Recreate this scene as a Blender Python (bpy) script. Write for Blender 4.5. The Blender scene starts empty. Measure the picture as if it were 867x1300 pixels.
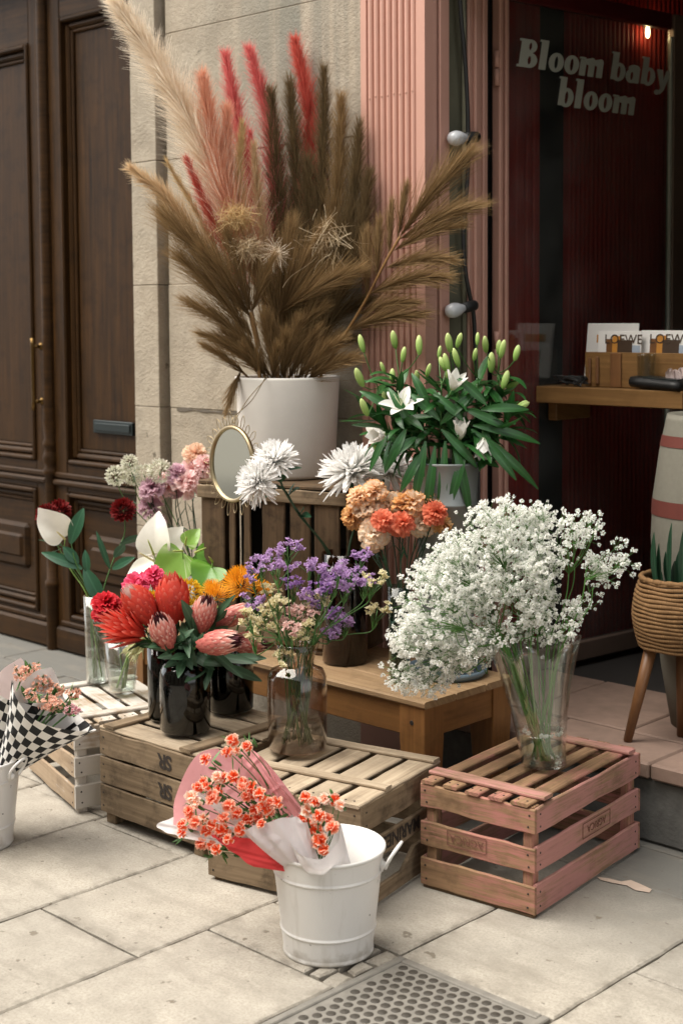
import bpy, math, random
from mathutils import Vector as V, Matrix, noise
random.seed(7)
SC = bpy.context.scene
COL = SC.collection
PI = math.pi
R_ = random.Random(11)
def U_(a, b): return R_.uniform(a, b)

# ------------------------------------------------------------------ camera
FPX, CAMH, PITCH, ROLL = 1805.0, 1.6, math.radians(3.8), -0.0062
PY0 = 400 + FPX*math.tan(PITCH)
TH = math.radians(45.7)
fx, fy = -math.cos(TH), math.sin(TH)
CF = V((fx*math.cos(PITCH), fy*math.cos(PITCH), -math.sin(PITCH)))
r0 = V((fy, -fx, 0)); u0 = r0.cross(CF)
CR = r0*math.cos(ROLL) + u0*math.sin(ROLL)
CU = u0*math.cos(ROLL) - r0*math.sin(ROLL)
CO = V((0, 0, CAMH))
cam = bpy.data.cameras.new('camera'); camo = bpy.data.objects.new('camera', cam); COL.objects.link(camo)
cam.sensor_fit = 'VERTICAL'; cam.sensor_height = 36; cam.lens = FPX/1300*36
cam.shift_y = (PY0-650)/1300
cam.clip_start = 0.05; cam.clip_end = 300
m = Matrix((CR, CU, -CF)).transposed().to_4x4(); m.translation = CO
camo.matrix_world = m
SC.camera = camo
cam.dof.use_dof = True; cam.dof.focus_distance = 4.15; cam.dof.aperture_fstop = 3.4

def ray(x, y): return CF*FPX + CR*(x-433.5) - CU*(y-PY0)
def at(x, y, d): return CO + ray(x, y)*(d/FPX)          # point seen at photo pixel x,y at depth d
def G(x, y, z=0.0):
    d = ray(x, y); return CO + d*((z-CAMH)/d.z)
def WY(x, y, Y):
    d = ray(x, y); return CO + d*(Y/d.y)
def depth(p): return (V(p)-CO).dot(CF)
def pix(p):
    v = V(p)-CO; a = v.dot(CF)
    return 433.5+FPX*v.dot(CR)/a, PY0-FPX*v.dot(CU)/a

# ------------------------------------------------------------------ mesh builder
class MB:
    def __init__(s): s.v = []; s.f = []; s.mi = []; s.t = []; s.w = []
    def add(s, vs, fs, mi=0, t=0.0, w=None):
        o = len(s.v); n = len(vs)
        s.v.extend([tuple(q) for q in vs]); s.f.extend([tuple(i+o for i in f) for f in fs]); s.mi.extend([mi]*len(fs))
        s.t.extend(t if isinstance(t, (list, tuple)) else [t]*n)
        s.w.extend(w if w is not None else [(0, 0, 0)]*n)
    def build(s, name, mats, parent=None, smooth=True, origin=None):
        me = bpy.data.meshes.new(name)
        if parent is not None:
            p = parent; o = V((0, 0, 0))
            while p is not None: o += V(p.location); p = p.parent
        else: o = V(origin) if origin is not None else V((0, 0, 0))
        me.from_pydata([(a[0]-o.x, a[1]-o.y, a[2]-o.z) for a in s.v], [], s.f)
        if not isinstance(mats, (list, tuple)): mats = [mats]
        for mm in mats: me.materials.append(mm)
        me.polygons.foreach_set('material_index', s.mi)
        me.polygons.foreach_set('use_smooth', [smooth]*len(s.f))
        a = me.attributes.new('t', 'FLOAT', 'POINT'); a.data.foreach_set('value', s.t)
        a = me.attributes.new('w', 'FLOAT_VECTOR', 'POINT'); a.data.foreach_set('vector', [c for q in s.w for c in q])
        me.update()
        ob = bpy.data.objects.new(name, me); COL.objects.link(ob)
        if parent is not None: ob.parent = parent
        else: ob.location = o
        return ob

def thing(name, label, cat, loc, group=None):
    o = bpy.data.objects.new(name, None); COL.objects.link(o); o.location = V(loc); o.empty_display_size = .05
    return tag(o, label, cat, group)
def tag(o, label, cat, group=None, kind=None):
    if label: o['label'] = label
    if cat: o['category'] = cat
    if group: o['group'] = group
    if kind: o['kind'] = kind
    return o

def frame(axis, up=None):
    a = V(axis).normalized()
    h = V(up) if up is not None else (V((0, 0, 1)) if abs(a.z) < .92 else V((1, 0, 0)))
    s = h.cross(a)
    if s.length < 1e-6: s = V((1, 0, 0)).cross(a)
    s.normalize(); n = a.cross(s).normalized()
    return a, s, n

def box(mb, lo, hi, c=.003, mi=0, M=None, t=0.0):
    x0, y0, z0 = lo; x1, y1, z1 = hi
    c = min(c, (x1-x0)*.4, (y1-y0)*.4, (z1-z0)*.4)
    vs = []; idx = {}
    for i, x in enumerate((x0, x1)):
        for j, y in enumerate((y0, y1)):
            for k, z in enumerate((z0, z1)):
                sx, sy, sz = (1 if i == 0 else -1), (1 if j == 0 else -1), (1 if k == 0 else -1)
                for a, q in enumerate(((x, y+sy*c, z+sz*c), (x+sx*c, y, z+sz*c), (x+sx*c, y+sy*c, z))):
                    idx[i, j, k, a] = len(vs); vs.append(q)
    fs = []
    for i in (0, 1):
        f = [idx[i, 0, 0, 0], idx[i, 1, 0, 0], idx[i, 1, 1, 0], idx[i, 0, 1, 0]]; fs.append(f if i else f[::-1])
        f = [idx[0, i, 0, 1], idx[0, i, 1, 1], idx[1, i, 1, 1], idx[1, i, 0, 1]]; fs.append(f if i else f[::-1])
        f = [idx[0, 0, i, 2], idx[1, 0, i, 2], idx[1, 1, i, 2], idx[0, 1, i, 2]]; fs.append(f if i else f[::-1])
    for i in (0, 1):
        for j in (0, 1):
            fs.append([idx[i, j, 0, 0], idx[i, j, 1, 0], idx[i, j, 1, 1], idx[i, j, 0, 1]])
            fs.append([idx[i, 0, j, 0], idx[i, 1, j, 0], idx[i, 1, j, 2], idx[i, 0, j, 2]])
            fs.append([idx[0, i, j, 1], idx[1, i, j, 1], idx[1, i, j, 2], idx[0, i, j, 2]])
            for k in (0, 1): fs.append([idx[i, j, k, 0], idx[i, j, k, 1], idx[i, j, k, 2]])
    w = [(z if (z1-z0) > max(x1-x0, y1-y0) else x+y, (x if (y1-y0) < (x1-x0) else y) if (z1-z0) > max(x1-x0, y1-y0) else z+.3*y, x0*3.7+z0*1.9+y0*2.3) for x, y, z in vs]
    if M is not None: vs = [M @ V(q) for q in vs]
    mb.add(vs, fs, mi, t, w)

def plank(mb, a, b, wv, tv, seg=8, jit=.0012, mi=0, c=.003, seed=None):
    a, b, wv, tv = V(a), V(b), V(wv), V(tv)
    sd = R_.random()*50 if seed is None else seed
    W, T = wv.length, tv.length; wu, tu = wv/W, tv/T; L = (b-a).length
    c = min(c, T*.35, W*.3)
    ring = [(-W/2+c, -T/2), (W/2-c, -T/2), (W/2, -T/2+c), (W/2, T/2-c), (W/2-c, T/2), (-W/2+c, T/2), (-W/2, T/2-c), (-W/2, -T/2+c)]
    vs = []; ws = []; ts = []
    bow = U_(-1, 1)*jit*.5
    for i in range(seg+1):
        u = i/seg; p = a.lerp(b, u)
        e1 = 1+ (noise.noise(V((u*5, sd, 0))))*jit*5/W; off = noise.noise(V((u*3, sd, 7)))*jit*1.5
        bb = bow*math.sin(PI*u)
        for k, (x, y) in enumerate(ring):
            vs.append(p + wu*(x*e1+off) + tu*(y+bb)); ws.append((u*L, x+y*.7, sd)); ts.append(min(u, 1-u)*L)
    fs = [(i*8+k, i*8+(k+1) % 8, (i+1)*8+(k+1) % 8, (i+1)*8+k) for i in range(seg) for k in range(8)]
    fs.append(tuple(range(7, -1, -1))); fs.append(tuple(seg*8+k for k in range(8)))
    if wu.cross(tu).dot(b-a) < 0: fs = [f[::-1] for f in fs]
    mb.add(vs, fs, mi, ts, ws)

def catmull(pts, n):
    P = [V(p) for p in pts]
    if len(P) == 2: return [P[0].lerp(P[1], i/n) for i in range(n+1)]
    P = [P[0]*2-P[1]] + P + [P[-1]*2-P[-2]]
    out = []; S = len(P)-3
    for i in range(n+1):
        g = i/n*S; k = min(int(g), S-1); u = g-k
        a, b, c, d = P[k:k+4]
        out.append(.5*((2*b)+(c-a)*u+(2*a-5*b+4*c-d)*u*u+(3*b-a-3*c+d)*u**3))
    return out

def tube(mb, pts, rad, n=6, mi=0, t=0.0, cap=True, smooth_n=0):
    P = catmull(pts, smooth_n) if smooth_n else [V(p) for p in pts]
    m_ = len(P); up = None; vs = []; ws = []; L = 0
    for i, p in enumerate(P):
        T = (P[min(i+1, m_-1)]-P[max(i-1, 0)])
        if T.length < 1e-9: T = V((0, 0, 1))
        T.normalize()
        if up is None: up = V((0, 0, 1)) if abs(T.z) < .9 else V((1, 0, 0))
        s = up.cross(T)
        if s.length < 1e-6: s = V((0, 1, 0)).cross(T)
        s.normalize(); up = T.cross(s).normalized()
        r = rad(i/(m_-1)) if callable(rad) else (rad if not isinstance(rad, (list, tuple)) else rad[0]+(rad[1]-rad[0])*i/(m_-1))
        if i: L += (P[i]-P[i-1]).length
        for k in range(n):
            a = 2*PI*k/n; vs.append(p + s*math.cos(a)*r + up*math.sin(a)*r); ws.append((L, k/n*.05, 0))
    fs = [(i*n+k, i*n+(k+1) % n, (i+1)*n+(k+1) % n, (i+1)*n+k) for i in range(m_-1) for k in range(n)]
    if cap: fs.append(tuple(range(n-1, -1, -1))); fs.append(tuple((m_-1)*n+k for k in range(n)))
    mb.add(vs, fs, mi, t, ws)

def lathe(mb, prof, c, n=40, mi=0, t=0.0, mod=None, axis=None, a0=0.0, a1=2*PI):
    c = V(c); full = abs(a1-a0-2*PI) < 1e-6; N = n if full else n+1
    A = frame(axis, (0, 1, 0)) if axis is not None else None
    vs = []; ws = []
    for j, (r, z) in enumerate(prof):
        for k in range(N):
            a = a0+(a1-a0)*k/n
            rr, zz = (r, z) if mod is None else mod(r, z, a)
            if A: vs.append(c + A[0]*zz + A[1]*math.cos(a)*rr + A[2]*math.sin(a)*rr)
            else: vs.append(c + V((math.cos(a)*rr, math.sin(a)*rr, zz)))
            ws.append((a*max(r, .01), z, 0))
    fs = []
    for j in range(len(prof)-1):
        for k in range(n):
            k2 = (k+1) % N if full else k+1
            fs.append((j*N+k, j*N+k2, (j+1)*N+k2, (j+1)*N+k))
    mb.add(vs, fs, mi, t, ws)

def petal(mb, p, D, Nn, L, W, shape='lance', curl=0.0, cup=0.0, ruf=0.0, nl=4, nw=2, mi=0, t0=0.0, t1=1.0, twist=0.0, fringe=0.0, rk=2.0):
    D = V(D).normalized(); Nn = V(Nn)
    S = D.cross(Nn)
    if S.length < 1e-5: S = D.cross(V((.3, .8, .5)))
    S.normalize(); N = S.cross(D).normalized()
    if twist: S, N = S*math.cos(twist)+N*math.sin(twist), N*math.cos(twist)-S*math.sin(twist)
    vs = []; ts = []; ws = []; ph = R_.random()*6.28; x = z = 0.0; sd = R_.random()*20
    for i in range(nl+1):
        u = i/nl
        if i:
            a = curl*(u-.5/nl); x += math.cos(a)*L/nl; z += math.sin(a)*L/nl
        if shape == 'lance': w = math.sin(PI*min(1, (u*.93+.05)))**.8
        elif shape == 'fan': w = .22+.78*u**.8
        elif shape == 'round': w = math.sqrt(max(0, 1-(2*u-1.02)**2))*.95+.08*(1-u)
        elif shape == 'strap': w = 1 if u < .75 else (1-u)/.25*.7+.3
        elif shape == 'drop': w = (math.sin(PI*u**.7)*.85+.25*(1-u))*(1 if u < 1 else 0)
        elif shape == 'spoon': w = .35+.65*math.sin(PI*min(1, u*.85)) if u < 1 else .25
        else: w = 1
        a = curl*u; nd = N*math.cos(a)-D*math.sin(a)
        for j in range(nw+1):
            s = 2*j/nw-1
            o = cup*W*.5*s*s*w + ruf*math.sin(rk*PI*s+ph+u*2)*u
            fr = fringe*U_(-1, 1) if (fringe and i == nl) else 0
            if shape == 'fan' and i == nl: fr -= .12*L*s*s
            vs.append(V(p)+D*(x+fr)+N*z+S*(s*w*W*.5)+nd*o); ts.append(t0+(t1-t0)*u); ws.append((u*L, s*w*W*.5, sd))
    k = nw+1
    mb.add(vs, [(i*k+j, i*k+j+1, (i+1)*k+j+1, (i+1)*k+j) for i in range(nl) for j in range(nw)], mi, ts, ws)

def rdir(zmin=-1):
    z = U_(zmin, 1); a = U_(0, 2*PI); r = math.sqrt(max(0, 1-z*z)); return V((r*math.cos(a), r*math.sin(a), z))

def text_mesh(txt, size, extrude=.0005, offset=0.0, shear=0.0, spacing=1.0):
    cu = bpy.data.curves.new('tmp', 'FONT'); cu.body = txt; cu.size = size; cu.extrude = extrude; cu.offset = offset; cu.shear = shear
    cu.space_character = spacing; cu.resolution_u = 4
    ob = bpy.data.objects.new('tmp', cu); COL.objects.link(ob)
    dg = bpy.context.evaluated_depsgraph_get(); me = bpy.data.meshes.new_from_object(ob.evaluated_get(dg))
    vs = [v.co.copy() for v in me.vertices]; fs = [tuple(p.vertices) for p in me.polygons]
    bpy.data.objects.remove(ob); bpy.data.curves.remove(cu); bpy.data.meshes.remove(me)
    return vs, fs
def put_text(mb, txt, size, o, xd, yd, mi=0, center=True, **k):
    vs, fs = text_mesh(txt, size, **k); xd, yd = V(xd).normalized(), V(yd).normalized(); zd = xd.cross(yd)
    if center:
        cx = (max(v.x for v in vs)+min(v.x for v in vs))/2; cy = (max(v.y for v in vs)+min(v.y for v in vs))/2
    else: cx = cy = 0
    mb.add([V(o)+xd*(v.x-cx)+yd*(v.y-cy)+zd*v.z for v in vs], fs, mi)

# ------------------------------------------------------------------ materials
class NT:
    def __init__(s, name):
        s.m = bpy.data.materials.new(name); s.m.use_nodes = True; s.n = s.m.node_tree.nodes; s.l = s.m.node_tree.links
        s.b = s.n['Principled BSDF']; s.out = s.n['Material Output']
    def new(s, ty, **k):
        q = s.n.new(ty)
        for a, b in k.items(): setattr(q, a, b)
        return q
    def link(s, a, b): s.l.new(a, b)
    def attr(s, name): return s.new('ShaderNodeAttribute', attribute_name=name)
    def coord(s, sock='Object'): return s.new('ShaderNodeTexCoord').outputs[sock]
    def scale(s, vec, sc):
        q = s.new('ShaderNodeMapping'); q.inputs['Scale'].default_value = sc; s.link(vec, q.inputs['Vector']); return q.outputs[0]
    def noise(s, vec, scale, detail=4, rough=.55):
        q = s.new('ShaderNodeTexNoise'); q.inputs['Scale'].default_value = scale; q.inputs['Detail'].default_value = detail; q.inputs['Roughness'].default_value = rough
        if vec is not None: s.link(vec, q.inputs['Vector'])
        return q.outputs['Fac']
    def ramp(s, fac, stops, mode='LINEAR'):
        q = s.new('ShaderNodeValToRGB'); e = q.color_ramp.elements; q.color_ramp.interpolation = mode
        while len(e) < len(stops): e.new(.5)
        for k, (p, c) in zip(e, stops):
            k.position = p; k.color = (*c, 1) if isinstance(c, (tuple, list)) else (c, c, c, 1)
        s.link(fac, q.inputs[0]); return q.outputs[0]
    def mix(s, fac, a, b, mode='MIX'):
        q = s.new('ShaderNodeMix', data_type='RGBA', blend_type=mode)
        for sock, val in ((q.inputs[0], fac), (q.inputs[6], a), (q.inputs[7], b)):
            if isinstance(val, (int, float)): sock.default_value = val
            elif isinstance(val, (tuple, list)): sock.default_value = (*val, 1)
            else: s.link(val, sock)
        return q.outputs[2]
    def math(s, op, a, b=0.5):
        q = s.new('ShaderNodeMath', operation=op)
        for sock, val in ((q.inputs[0], a), (q.inputs[1], b)):
            if isinstance(val, (int, float)): sock.default_value = val
            else: s.link(val, sock)
        return q.outputs[0]
    def bump(s, h, strength=.3, dist=.005):
        q = s.new('ShaderNodeBump'); q.inputs['Strength'].default_value = strength; q.inputs['Distance'].default_value = dist
        s.link(h, q.inputs['Height']); s.link(q.outputs[0], s.b.inputs['Normal'])
    def col(s, c):
        if isinstance(c, (tuple, list)): s.b.inputs['Base Color'].default_value = (*c, 1)
        else: s.link(c, s.b.inputs['Base Color'])
    def set(s, rough=.6, metal=0, spec=.5, coat=0):
        s.b.inputs['Roughness'].default_value = rough; s.b.inputs['Metallic'].default_value = metal
        s.b.inputs['Specular IOR Level'].default_value = spec; s.b.inputs['Coat Weight'].default_value = coat
        return s
    def translucent(s, colr, fac=.3):
        tr = s.new('ShaderNodeBsdfTranslucent'); mx = s.new('ShaderNodeMixShader'); mx.inputs[0].default_value = fac
        if isinstance(colr, (tuple, list)): tr.inputs[0].default_value = (*colr, 1)
        else: s.link(colr, tr.inputs[0])
        s.link(s.b.outputs[0], mx.inputs[1]); s.link(tr.outputs[0], mx.inputs[2]); s.link(mx.outputs[0], s.out.inputs[0])

def plain(name, c, rough=.6, metal=0, spec=.5, var=.12, sc=30, bump=.0, coat=0):
    q = NT(name).set(rough, metal, spec, coat)
    n = q.noise(q.coord(), sc, 4)
    q.col(q.mix(n, tuple(x*(1-var) for x in c), tuple(min(1, x*(1+var)) for x in c)))
    if bump: q.bump(q.noise(q.coord(), sc*3, 4), bump, .004)
    return q.m
def flower(name, c0, c1, rough=.6, trans=.3, mid=None, var=.12, spec=.3, c2=None):
    q = NT(name).set(rough, 0, spec)
    t = q.attr('t').outputs['Fac']
    st = [(0, c0), (1, c1)] if mid is None else [(0, c0), mid, (1, c1)]
    n = q.noise(q.coord(), 45, 3)
    c = q.mix(q.math('MULTIPLY', n, var*2), q.ramp(t, st), tuple(x*.45 for x in c1), 'MIX')
    q.col(c); q.translucent(c, trans); return q.m
def leafmat(name, c, rough=.38, trans=.18, spec=.5):
    q = NT(name).set(rough, 0, spec)
    n = q.noise(q.coord(), 9, 3); w = q.attr('w').outputs['Vector']
    sx = q.new('ShaderNodeSeparateXYZ'); q.link(w, sx.inputs[0])
    rib = q.ramp(q.math('ABSOLUTE', sx.outputs[1]), [(0, 1.0), (.0016, 0.0)])
    cc = q.mix(n, tuple(x*.65 for x in c), tuple(min(1, x*1.4) for x in c))
    cc = q.mix(q.math('MULTIPLY', rib, .45), cc, tuple(min(1, x*2.2+.02) for x in c))
    q.col(cc); q.translucent(cc, trans); return q.m
def wood(name, dark, light, rough=.75, grain=1.0, paint=None, paint_amt=.5, grime=.6, gloss=.3, paint_noise=3.0, bump=.35, paint_streak=.25):
    q = NT(name).set(rough, 0, gloss)
    w = q.attr('w').outputs['Vector']
    g1 = q.noise(q.scale(w, (2.2, 55, 1)), 1.6*grain, 6, .6); g2 = q.noise(q.scale(w, (1.0, 9, 1)), 2.2, 4)
    g3 = q.noise(q.scale(w, (.01, .01, 1)), 3.0, 0)
    c = q.ramp(q.math('ADD', q.math('MULTIPLY', g1, .6), q.math('MULTIPLY', g2, .4)), [(.32, dark), (.68, light)])
    c = q.mix(q.ramp(g3, [(.3, 0.0), (.7, .55)]), c, tuple(x*.62 for x in light))
    # dirt and nail stains towards plank ends, blotches
    blot = q.noise(q.coord(), 14, 5, .65)
    c = q.mix(q.math('MULTIPLY', q.ramp(blot, [(.5, 0.0), (.68, 1.0)]), grime), c, tuple(x*.3 for x in dark))
    if paint is not None:
        pn = q.noise(q.coord(), paint_noise, 5, .6)
        streak = q.noise(q.scale(w, (4, 60, 1)), 2.0, 6, .7)
        f = q.ramp(q.math('ADD', q.math('MULTIPLY', pn, 1-paint_streak), q.math('MULTIPLY', streak, paint_streak)), [(.62-paint_amt*.4, 0.0), (.74-paint_amt*.4, 1.0)])
        c = q.mix(q.math('MULTIPLY', f, .85), c, paint)
    q.col(c); q.bump(g1, bump, .002); return q.m
def glass(name, tint=(.96, .97, .96), rough=.02, refl=1.0, haze=.0, base=.04):
    q = NT(name)
    tr = q.new('ShaderNodeBsdfTransparent'); tr.inputs[0].default_value = (*tint, 1)
    gl = q.new('ShaderNodeBsdfGlossy'); gl.inputs['Roughness'].default_value = rough; gl.inputs[0].default_value = (refl, refl, refl, 1)
    lw = q.new('ShaderNodeLayerWeight'); fr_ = q.math('ADD', q.math('MULTIPLY', q.math('POWER', lw.outputs['Facing'], 3.5), .8), base)
    mx = q.new('ShaderNodeMixShader'); q.link(fr_, mx.inputs[0]); q.link(tr.outputs[0], mx.inputs[1]); q.link(gl.outputs[0], mx.inputs[2])
    last = mx.outputs[0]
    if haze:  # haze painted on the pane as a pale diffuse veil
        df = q.new('ShaderNodeBsdfDiffuse'); df.inputs[0].default_value = (.6, .62, .6, 1)
        m2 = q.new('ShaderNodeMixShader'); q.link(q.math('MULTIPLY', q.ramp(q.noise(q.coord(), 5, 5), [(.35, .2), (.75, 1.0)]), haze), m2.inputs[0])
        q.link(last, m2.inputs[1]); q.link(df.outputs[0], m2.inputs[2]); last = m2.outputs[0]
    q.link(last, q.out.inputs[0]); return q.m

M = {}
# stone wall: warm limestone, grey weathering
def stone_wall_mat():
    q = NT('limestone wall').set(.92, 0, .2); o = q.coord('Object')
    sx = q.new('ShaderNodeSeparateXYZ'); q.link(o, sx.inputs[0])
    fine = q.noise(o, 75, 6, .75); mid_ = q.noise(o, 6, 6, .65); big = q.noise(o, 1.6, 5, .6)
    base = q.ramp(mid_, [(.3, (.35, .295, .225)), (.7, (.54, .475, .385))])
    base = q.mix(q.ramp(big, [(.38, 0.0), (.66, .55)]), base, (.48, .425, .345))
    base = q.mix(q.math('MULTIPLY', fine, .45), base, (.24, .195, .14))
    # grey weathering runs down from above on the right half
    streak = q.noise(q.scale(o, (6.5, 6.5, .22)), 1.0, 5, .6)
    wash = q.math('MULTIPLY', q.ramp(q.math('ADD', q.math('MULTIPLY', sx.outputs[0], 1.2), .1), [(0, .15), (.75, 1.0)]), q.ramp(q.math('MULTIPLY', sx.outputs[2], .3), [(.42, .15), (.75, 1.0)]))
    base = q.mix(q.math('MULTIPLY', q.ramp(streak, [(.40, 0.0), (.55, .85)]), wash), base, (.20, .20, .17))
    blotch = q.noise(o, 3.1, 6, .7); base = q.mix(q.ramp(blotch, [(.50, 0.0), (.64, .55)]), base, (.27, .235, .185))
    pits = q.noise(o, 19, 3); base = q.mix(q.ramp(pits, [(.69, 0.0), (.74, .7)]), base, (.10, .085, .06))
    q.col(base); q.bump(q.math('ADD', q.math('MULTIPLY', fine, 1.5), q.math('MULTIPLY', mid_, 1.6)), .6, .012); return q.m
M['stone'] = stone_wall_mat()
M['stonejoint'] = plain('wall joint mortar', (.24, .195, .14), .95, bump=.3)
def slab_mat():
    q = NT('paving stone').set(.82, 0, .3); o = q.coord(); w = q.attr('w').outputs['Vector']
    sx = q.new('ShaderNodeSeparateXYZ'); q.link(w, sx.inputs[0])
    fine = q.noise(o, 130, 5, .75); mid_ = q.noise(o, 9, 6, .65); big = q.noise(o, 2.1, 4)
    c = q.ramp(mid_, [(.3, (.315, .284, .236)), (.72, (.49, .448, .38))])
    c = q.mix(q.ramp(fine, [(.38, .5), (.56, 0.0)]), c, (.205, .178, .145))
    c = q.mix(q.ramp(big, [(.42, 0.0), (.68, .55)]), c, (.30, .275, .235))
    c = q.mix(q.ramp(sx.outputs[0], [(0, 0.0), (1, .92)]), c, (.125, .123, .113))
    sp = q.noise(o, 17, 3); c = q.mix(q.ramp(sp, [(.68, 0.0), (.72, .75)]), c, (.13, .105, .075))
    sp2 = q.noise(o, 40, 2); c = q.mix(q.ramp(sp2, [(.69, 0.0), (.73, .7)]), c, (.12, .10, .08)); wr = q.noise(q.scale(o, (1.5, 6, 1)), 1.2, 5, .7); c = q.mix(q.ramp(wr, [(.50, 0.0), (.66, .5)]), c, (.225, .20, .165))
    edge = q.attr('t').outputs['Fac']
    c = q.mix(q.math('MULTIPLY', q.ramp(edge, [(0, 1.0), (.03, 0.0)]), q.ramp(q.noise(o, 22, 4), [(.45, 0.0), (.65, .6)])), c, (.15, .13, .105))
    q.col(c); q.bump(q.math('ADD', q.math('MULTIPLY', fine, .6), mid_), .3, .005); return q.m
M['slab'] = slab_mat()
M['joint'] = plain('dirty joint', (.12, .102, .08), .95, sc=40, bump=.5)
M['iron'] = plain('worn cast iron cover', (.215, .20, .175), .65, .15, .4, .4, 25, .3)
M['iron_dark'] = plain('dirty dark stud', (.065, .057, .047), .55, .3, .5, .3, 60, .2)
M['step'] = plain('grey granite step', (.12, .118, .11), .85, 0, .3, .4, 30, .5)
M['tile'] = plain('pinkish threshold tile', (.235, .160, .125), .75, 0, .3, .35, 14, .3)
M['door'] = wood('dark varnished oak', (.0085, .0040, .0012), (.060, .0270, .0072), .5, .7, grime=.35, gloss=.16, bump=.3)
M['slotmetal'] = plain('dark slate letter plate', (.03, .04, .042), .35, .6)
M['brass'] = plain('aged brass', (.13, .078, .028), .35, 1, .5, .3, 40)
M['pink'] = plain('pink gloss paint', (.50, .275, .215), .5, 0, .4, .08, 9, .06)
M['stain'] = plain('old pale pink spill', (.46, .36, .29), .8, var=.2, sc=40)
M['pinkd'] = plain('pink paint in groove', (.30, .13, .10), .6, 0, .3, .1, 9)
M['render_grey'] = plain('grey green plaster', (.115, .11, .075), .9, 0, .3, .25, 12, .3)
M['blackgap'] = plain('black gap strip', (.012, .012, .011), .9)  # near-black fill for the grooves beside the door frame
M['cable'] = plain('black rubber', (.012, .012, .012), .5)
M['bulb'] = plain('frosted bulb glass', (.60, .62, .65), .2, 0, .6, .05, 60, coat=.5)
M['redrib'] = plain('dark red lacquer', (.44, .034, .026), .5, 0, .35, .3, 6)
M['black'] = plain('black paint', (.012, .011, .010), .6)
M['brownrib'] = plain('brown stile paint', (.16, .11, .085), .5)
M['dooredge'] = plain('pale glass edge', (.45, .47, .42), .3)
M['letter'] = plain('pale grey vinyl', (.50, .52, .47), .7, 0, .3, .06)
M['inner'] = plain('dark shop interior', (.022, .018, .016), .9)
M['pane'] = glass('door pane', (.80, .82, .80), .02, 1, .06)
M['railred'] = plain('dark red rail', (.085, .008, .007), .5)
M['vaseglass'] = glass('clear vase glass', (.95, .968, .957), .02, 1, base=.075)
M['water'] = glass('vase water', (.90, .93, .90), .02, .8)
M['darkglass'] = glass('smoky dark green glass', (.14, .17, .165), .02, 1)
M['amber'] = glass('pale amber glass', (.83, .775, .735), .02, 1)
M['brownglass'] = glass('brown glass', (.42, .27, .20), .02, 1)
M['tealglass'] = glass('green tinted glass', (.62, .74, .70), .02, 1)
M['crystal'] = glass('cut crystal', (.85, .86, .84), .05, 1)
def enamel():
    q = NT('white enamel').set(.33, 0, .5); o = q.coord(); sx = q.new('ShaderNodeSeparateXYZ'); q.link(o, sx.inputs[0])
    n = q.noise(o, 9, 5, .6); c = q.mix(n, (.66, .645, .62), (.73, .715, .695))
    drip = q.noise(q.scale(o, (30, 30, 2.5)), 1, 4, .6); c = q.mix(q.ramp(drip, [(.56, 0.0), (.74, .45)]), c, (.42, .39, .34))
    low = q.ramp(q.math('ADD', q.math('MULTIPLY', sx.outputs[2], -9.0), q.math('MULTIPLY', q.noise(o, 28, 4), 1.3)), [(.38, 0.0), (.75, .6)]); c = q.mix(low, c, (.30, .265, .215))
    chip = q.noise(o, 60, 2); c = q.mix(q.ramp(chip, [(.735, 0.0), (.75, .8)]), c, (.12, .11, .10)); q.col(c); q.bump(n, .06, .01); return q.m
M['whitepaint'] = enamel()
M['ceramic'] = plain('matt white fibre clay', (.73, .695, .65), .8, 0, .3, .06, 18, .1)
M['soil'] = plain('dark soil', (.02, .016, .012), .95, bump=.6)
M['zinc'] = plain('dull zinc', (.25, .27, .265), .5, .55, .5, .22, 7, .04)
M['zincblue'] = plain('blue grey painted zinc', (.17, .24, .30), .5, .2, .5, .1)
M['crate_brown'] = wood('weathered crate pine', (.085, .055, .030), (.335, .245, .155), .85, 1, grime=.55)
M['crate_top'] = wood('sun bleached slats', (.20, .142, .09), (.52, .42, .30), .85, 1, grime=.3)
M['crate_dark'] = wood('old grey brown crate', (.045, .027, .014), (.165, .105, .058), .85, 1, grime=.6)  # old brown wood, darkened further for the shade the standing crate is in
M['crate_white'] = wood('white washed crate', (.18, .12, .07), (.46, .35, .24), .85, 1, paint=(.60, .57, .52), paint_amt=.62, grime=.4, paint_noise=5)
M['crate_tan'] = wood('bare tan side boards', (.25, .16, .09), (.56, .43, .30), .85, 1, paint=(.62, .58, .53), paint_amt=.12, grime=.35, paint_noise=4)
M['crate_pink'] = wood('pink stained crate', (.10, .055, .028), (.40, .245, .135), .8, 1, paint=(.44, .175, .155), paint_amt=.33, paint_streak=.5, grime=.4, paint_noise=4.2)
M['crate_pinker'] = wood('pink painted crate boards', (.12, .065, .038), (.42, .26, .16), .8, 1, paint=(.46, .215, .195), paint_amt=.50, paint_streak=.5, grime=.35, paint_noise=4)
M['nail'] = plain('rusty nail', (.02, .014, .01), .7)
M['stamp'] = plain('black stamp ink', (.028, .02, .015), .9, var=.5, sc=90)
M['stampred'] = plain('burnt stamp ink', (.15, .06, .04), .9, var=.5, sc=90)
M['table'] = wood('honey pine table', (.15, .062, .018), (.33, .155, .048), .5, .9, grime=.25, gloss=.45)
M['tabletop'] = wood('worn table top', (.19, .105, .048), (.43, .29, .16), .7, .9, grime=.3, gloss=.3)
M['shelf'] = wood('varnished shelf', (.13, .06, .02), (.30, .165, .06), .5, .9, grime=.2)
M['legwood'] = wood('brown turned leg', (.11, .045, .017), (.26, .12, .045), .45, .9, grime=.2, gloss=.5)
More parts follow.
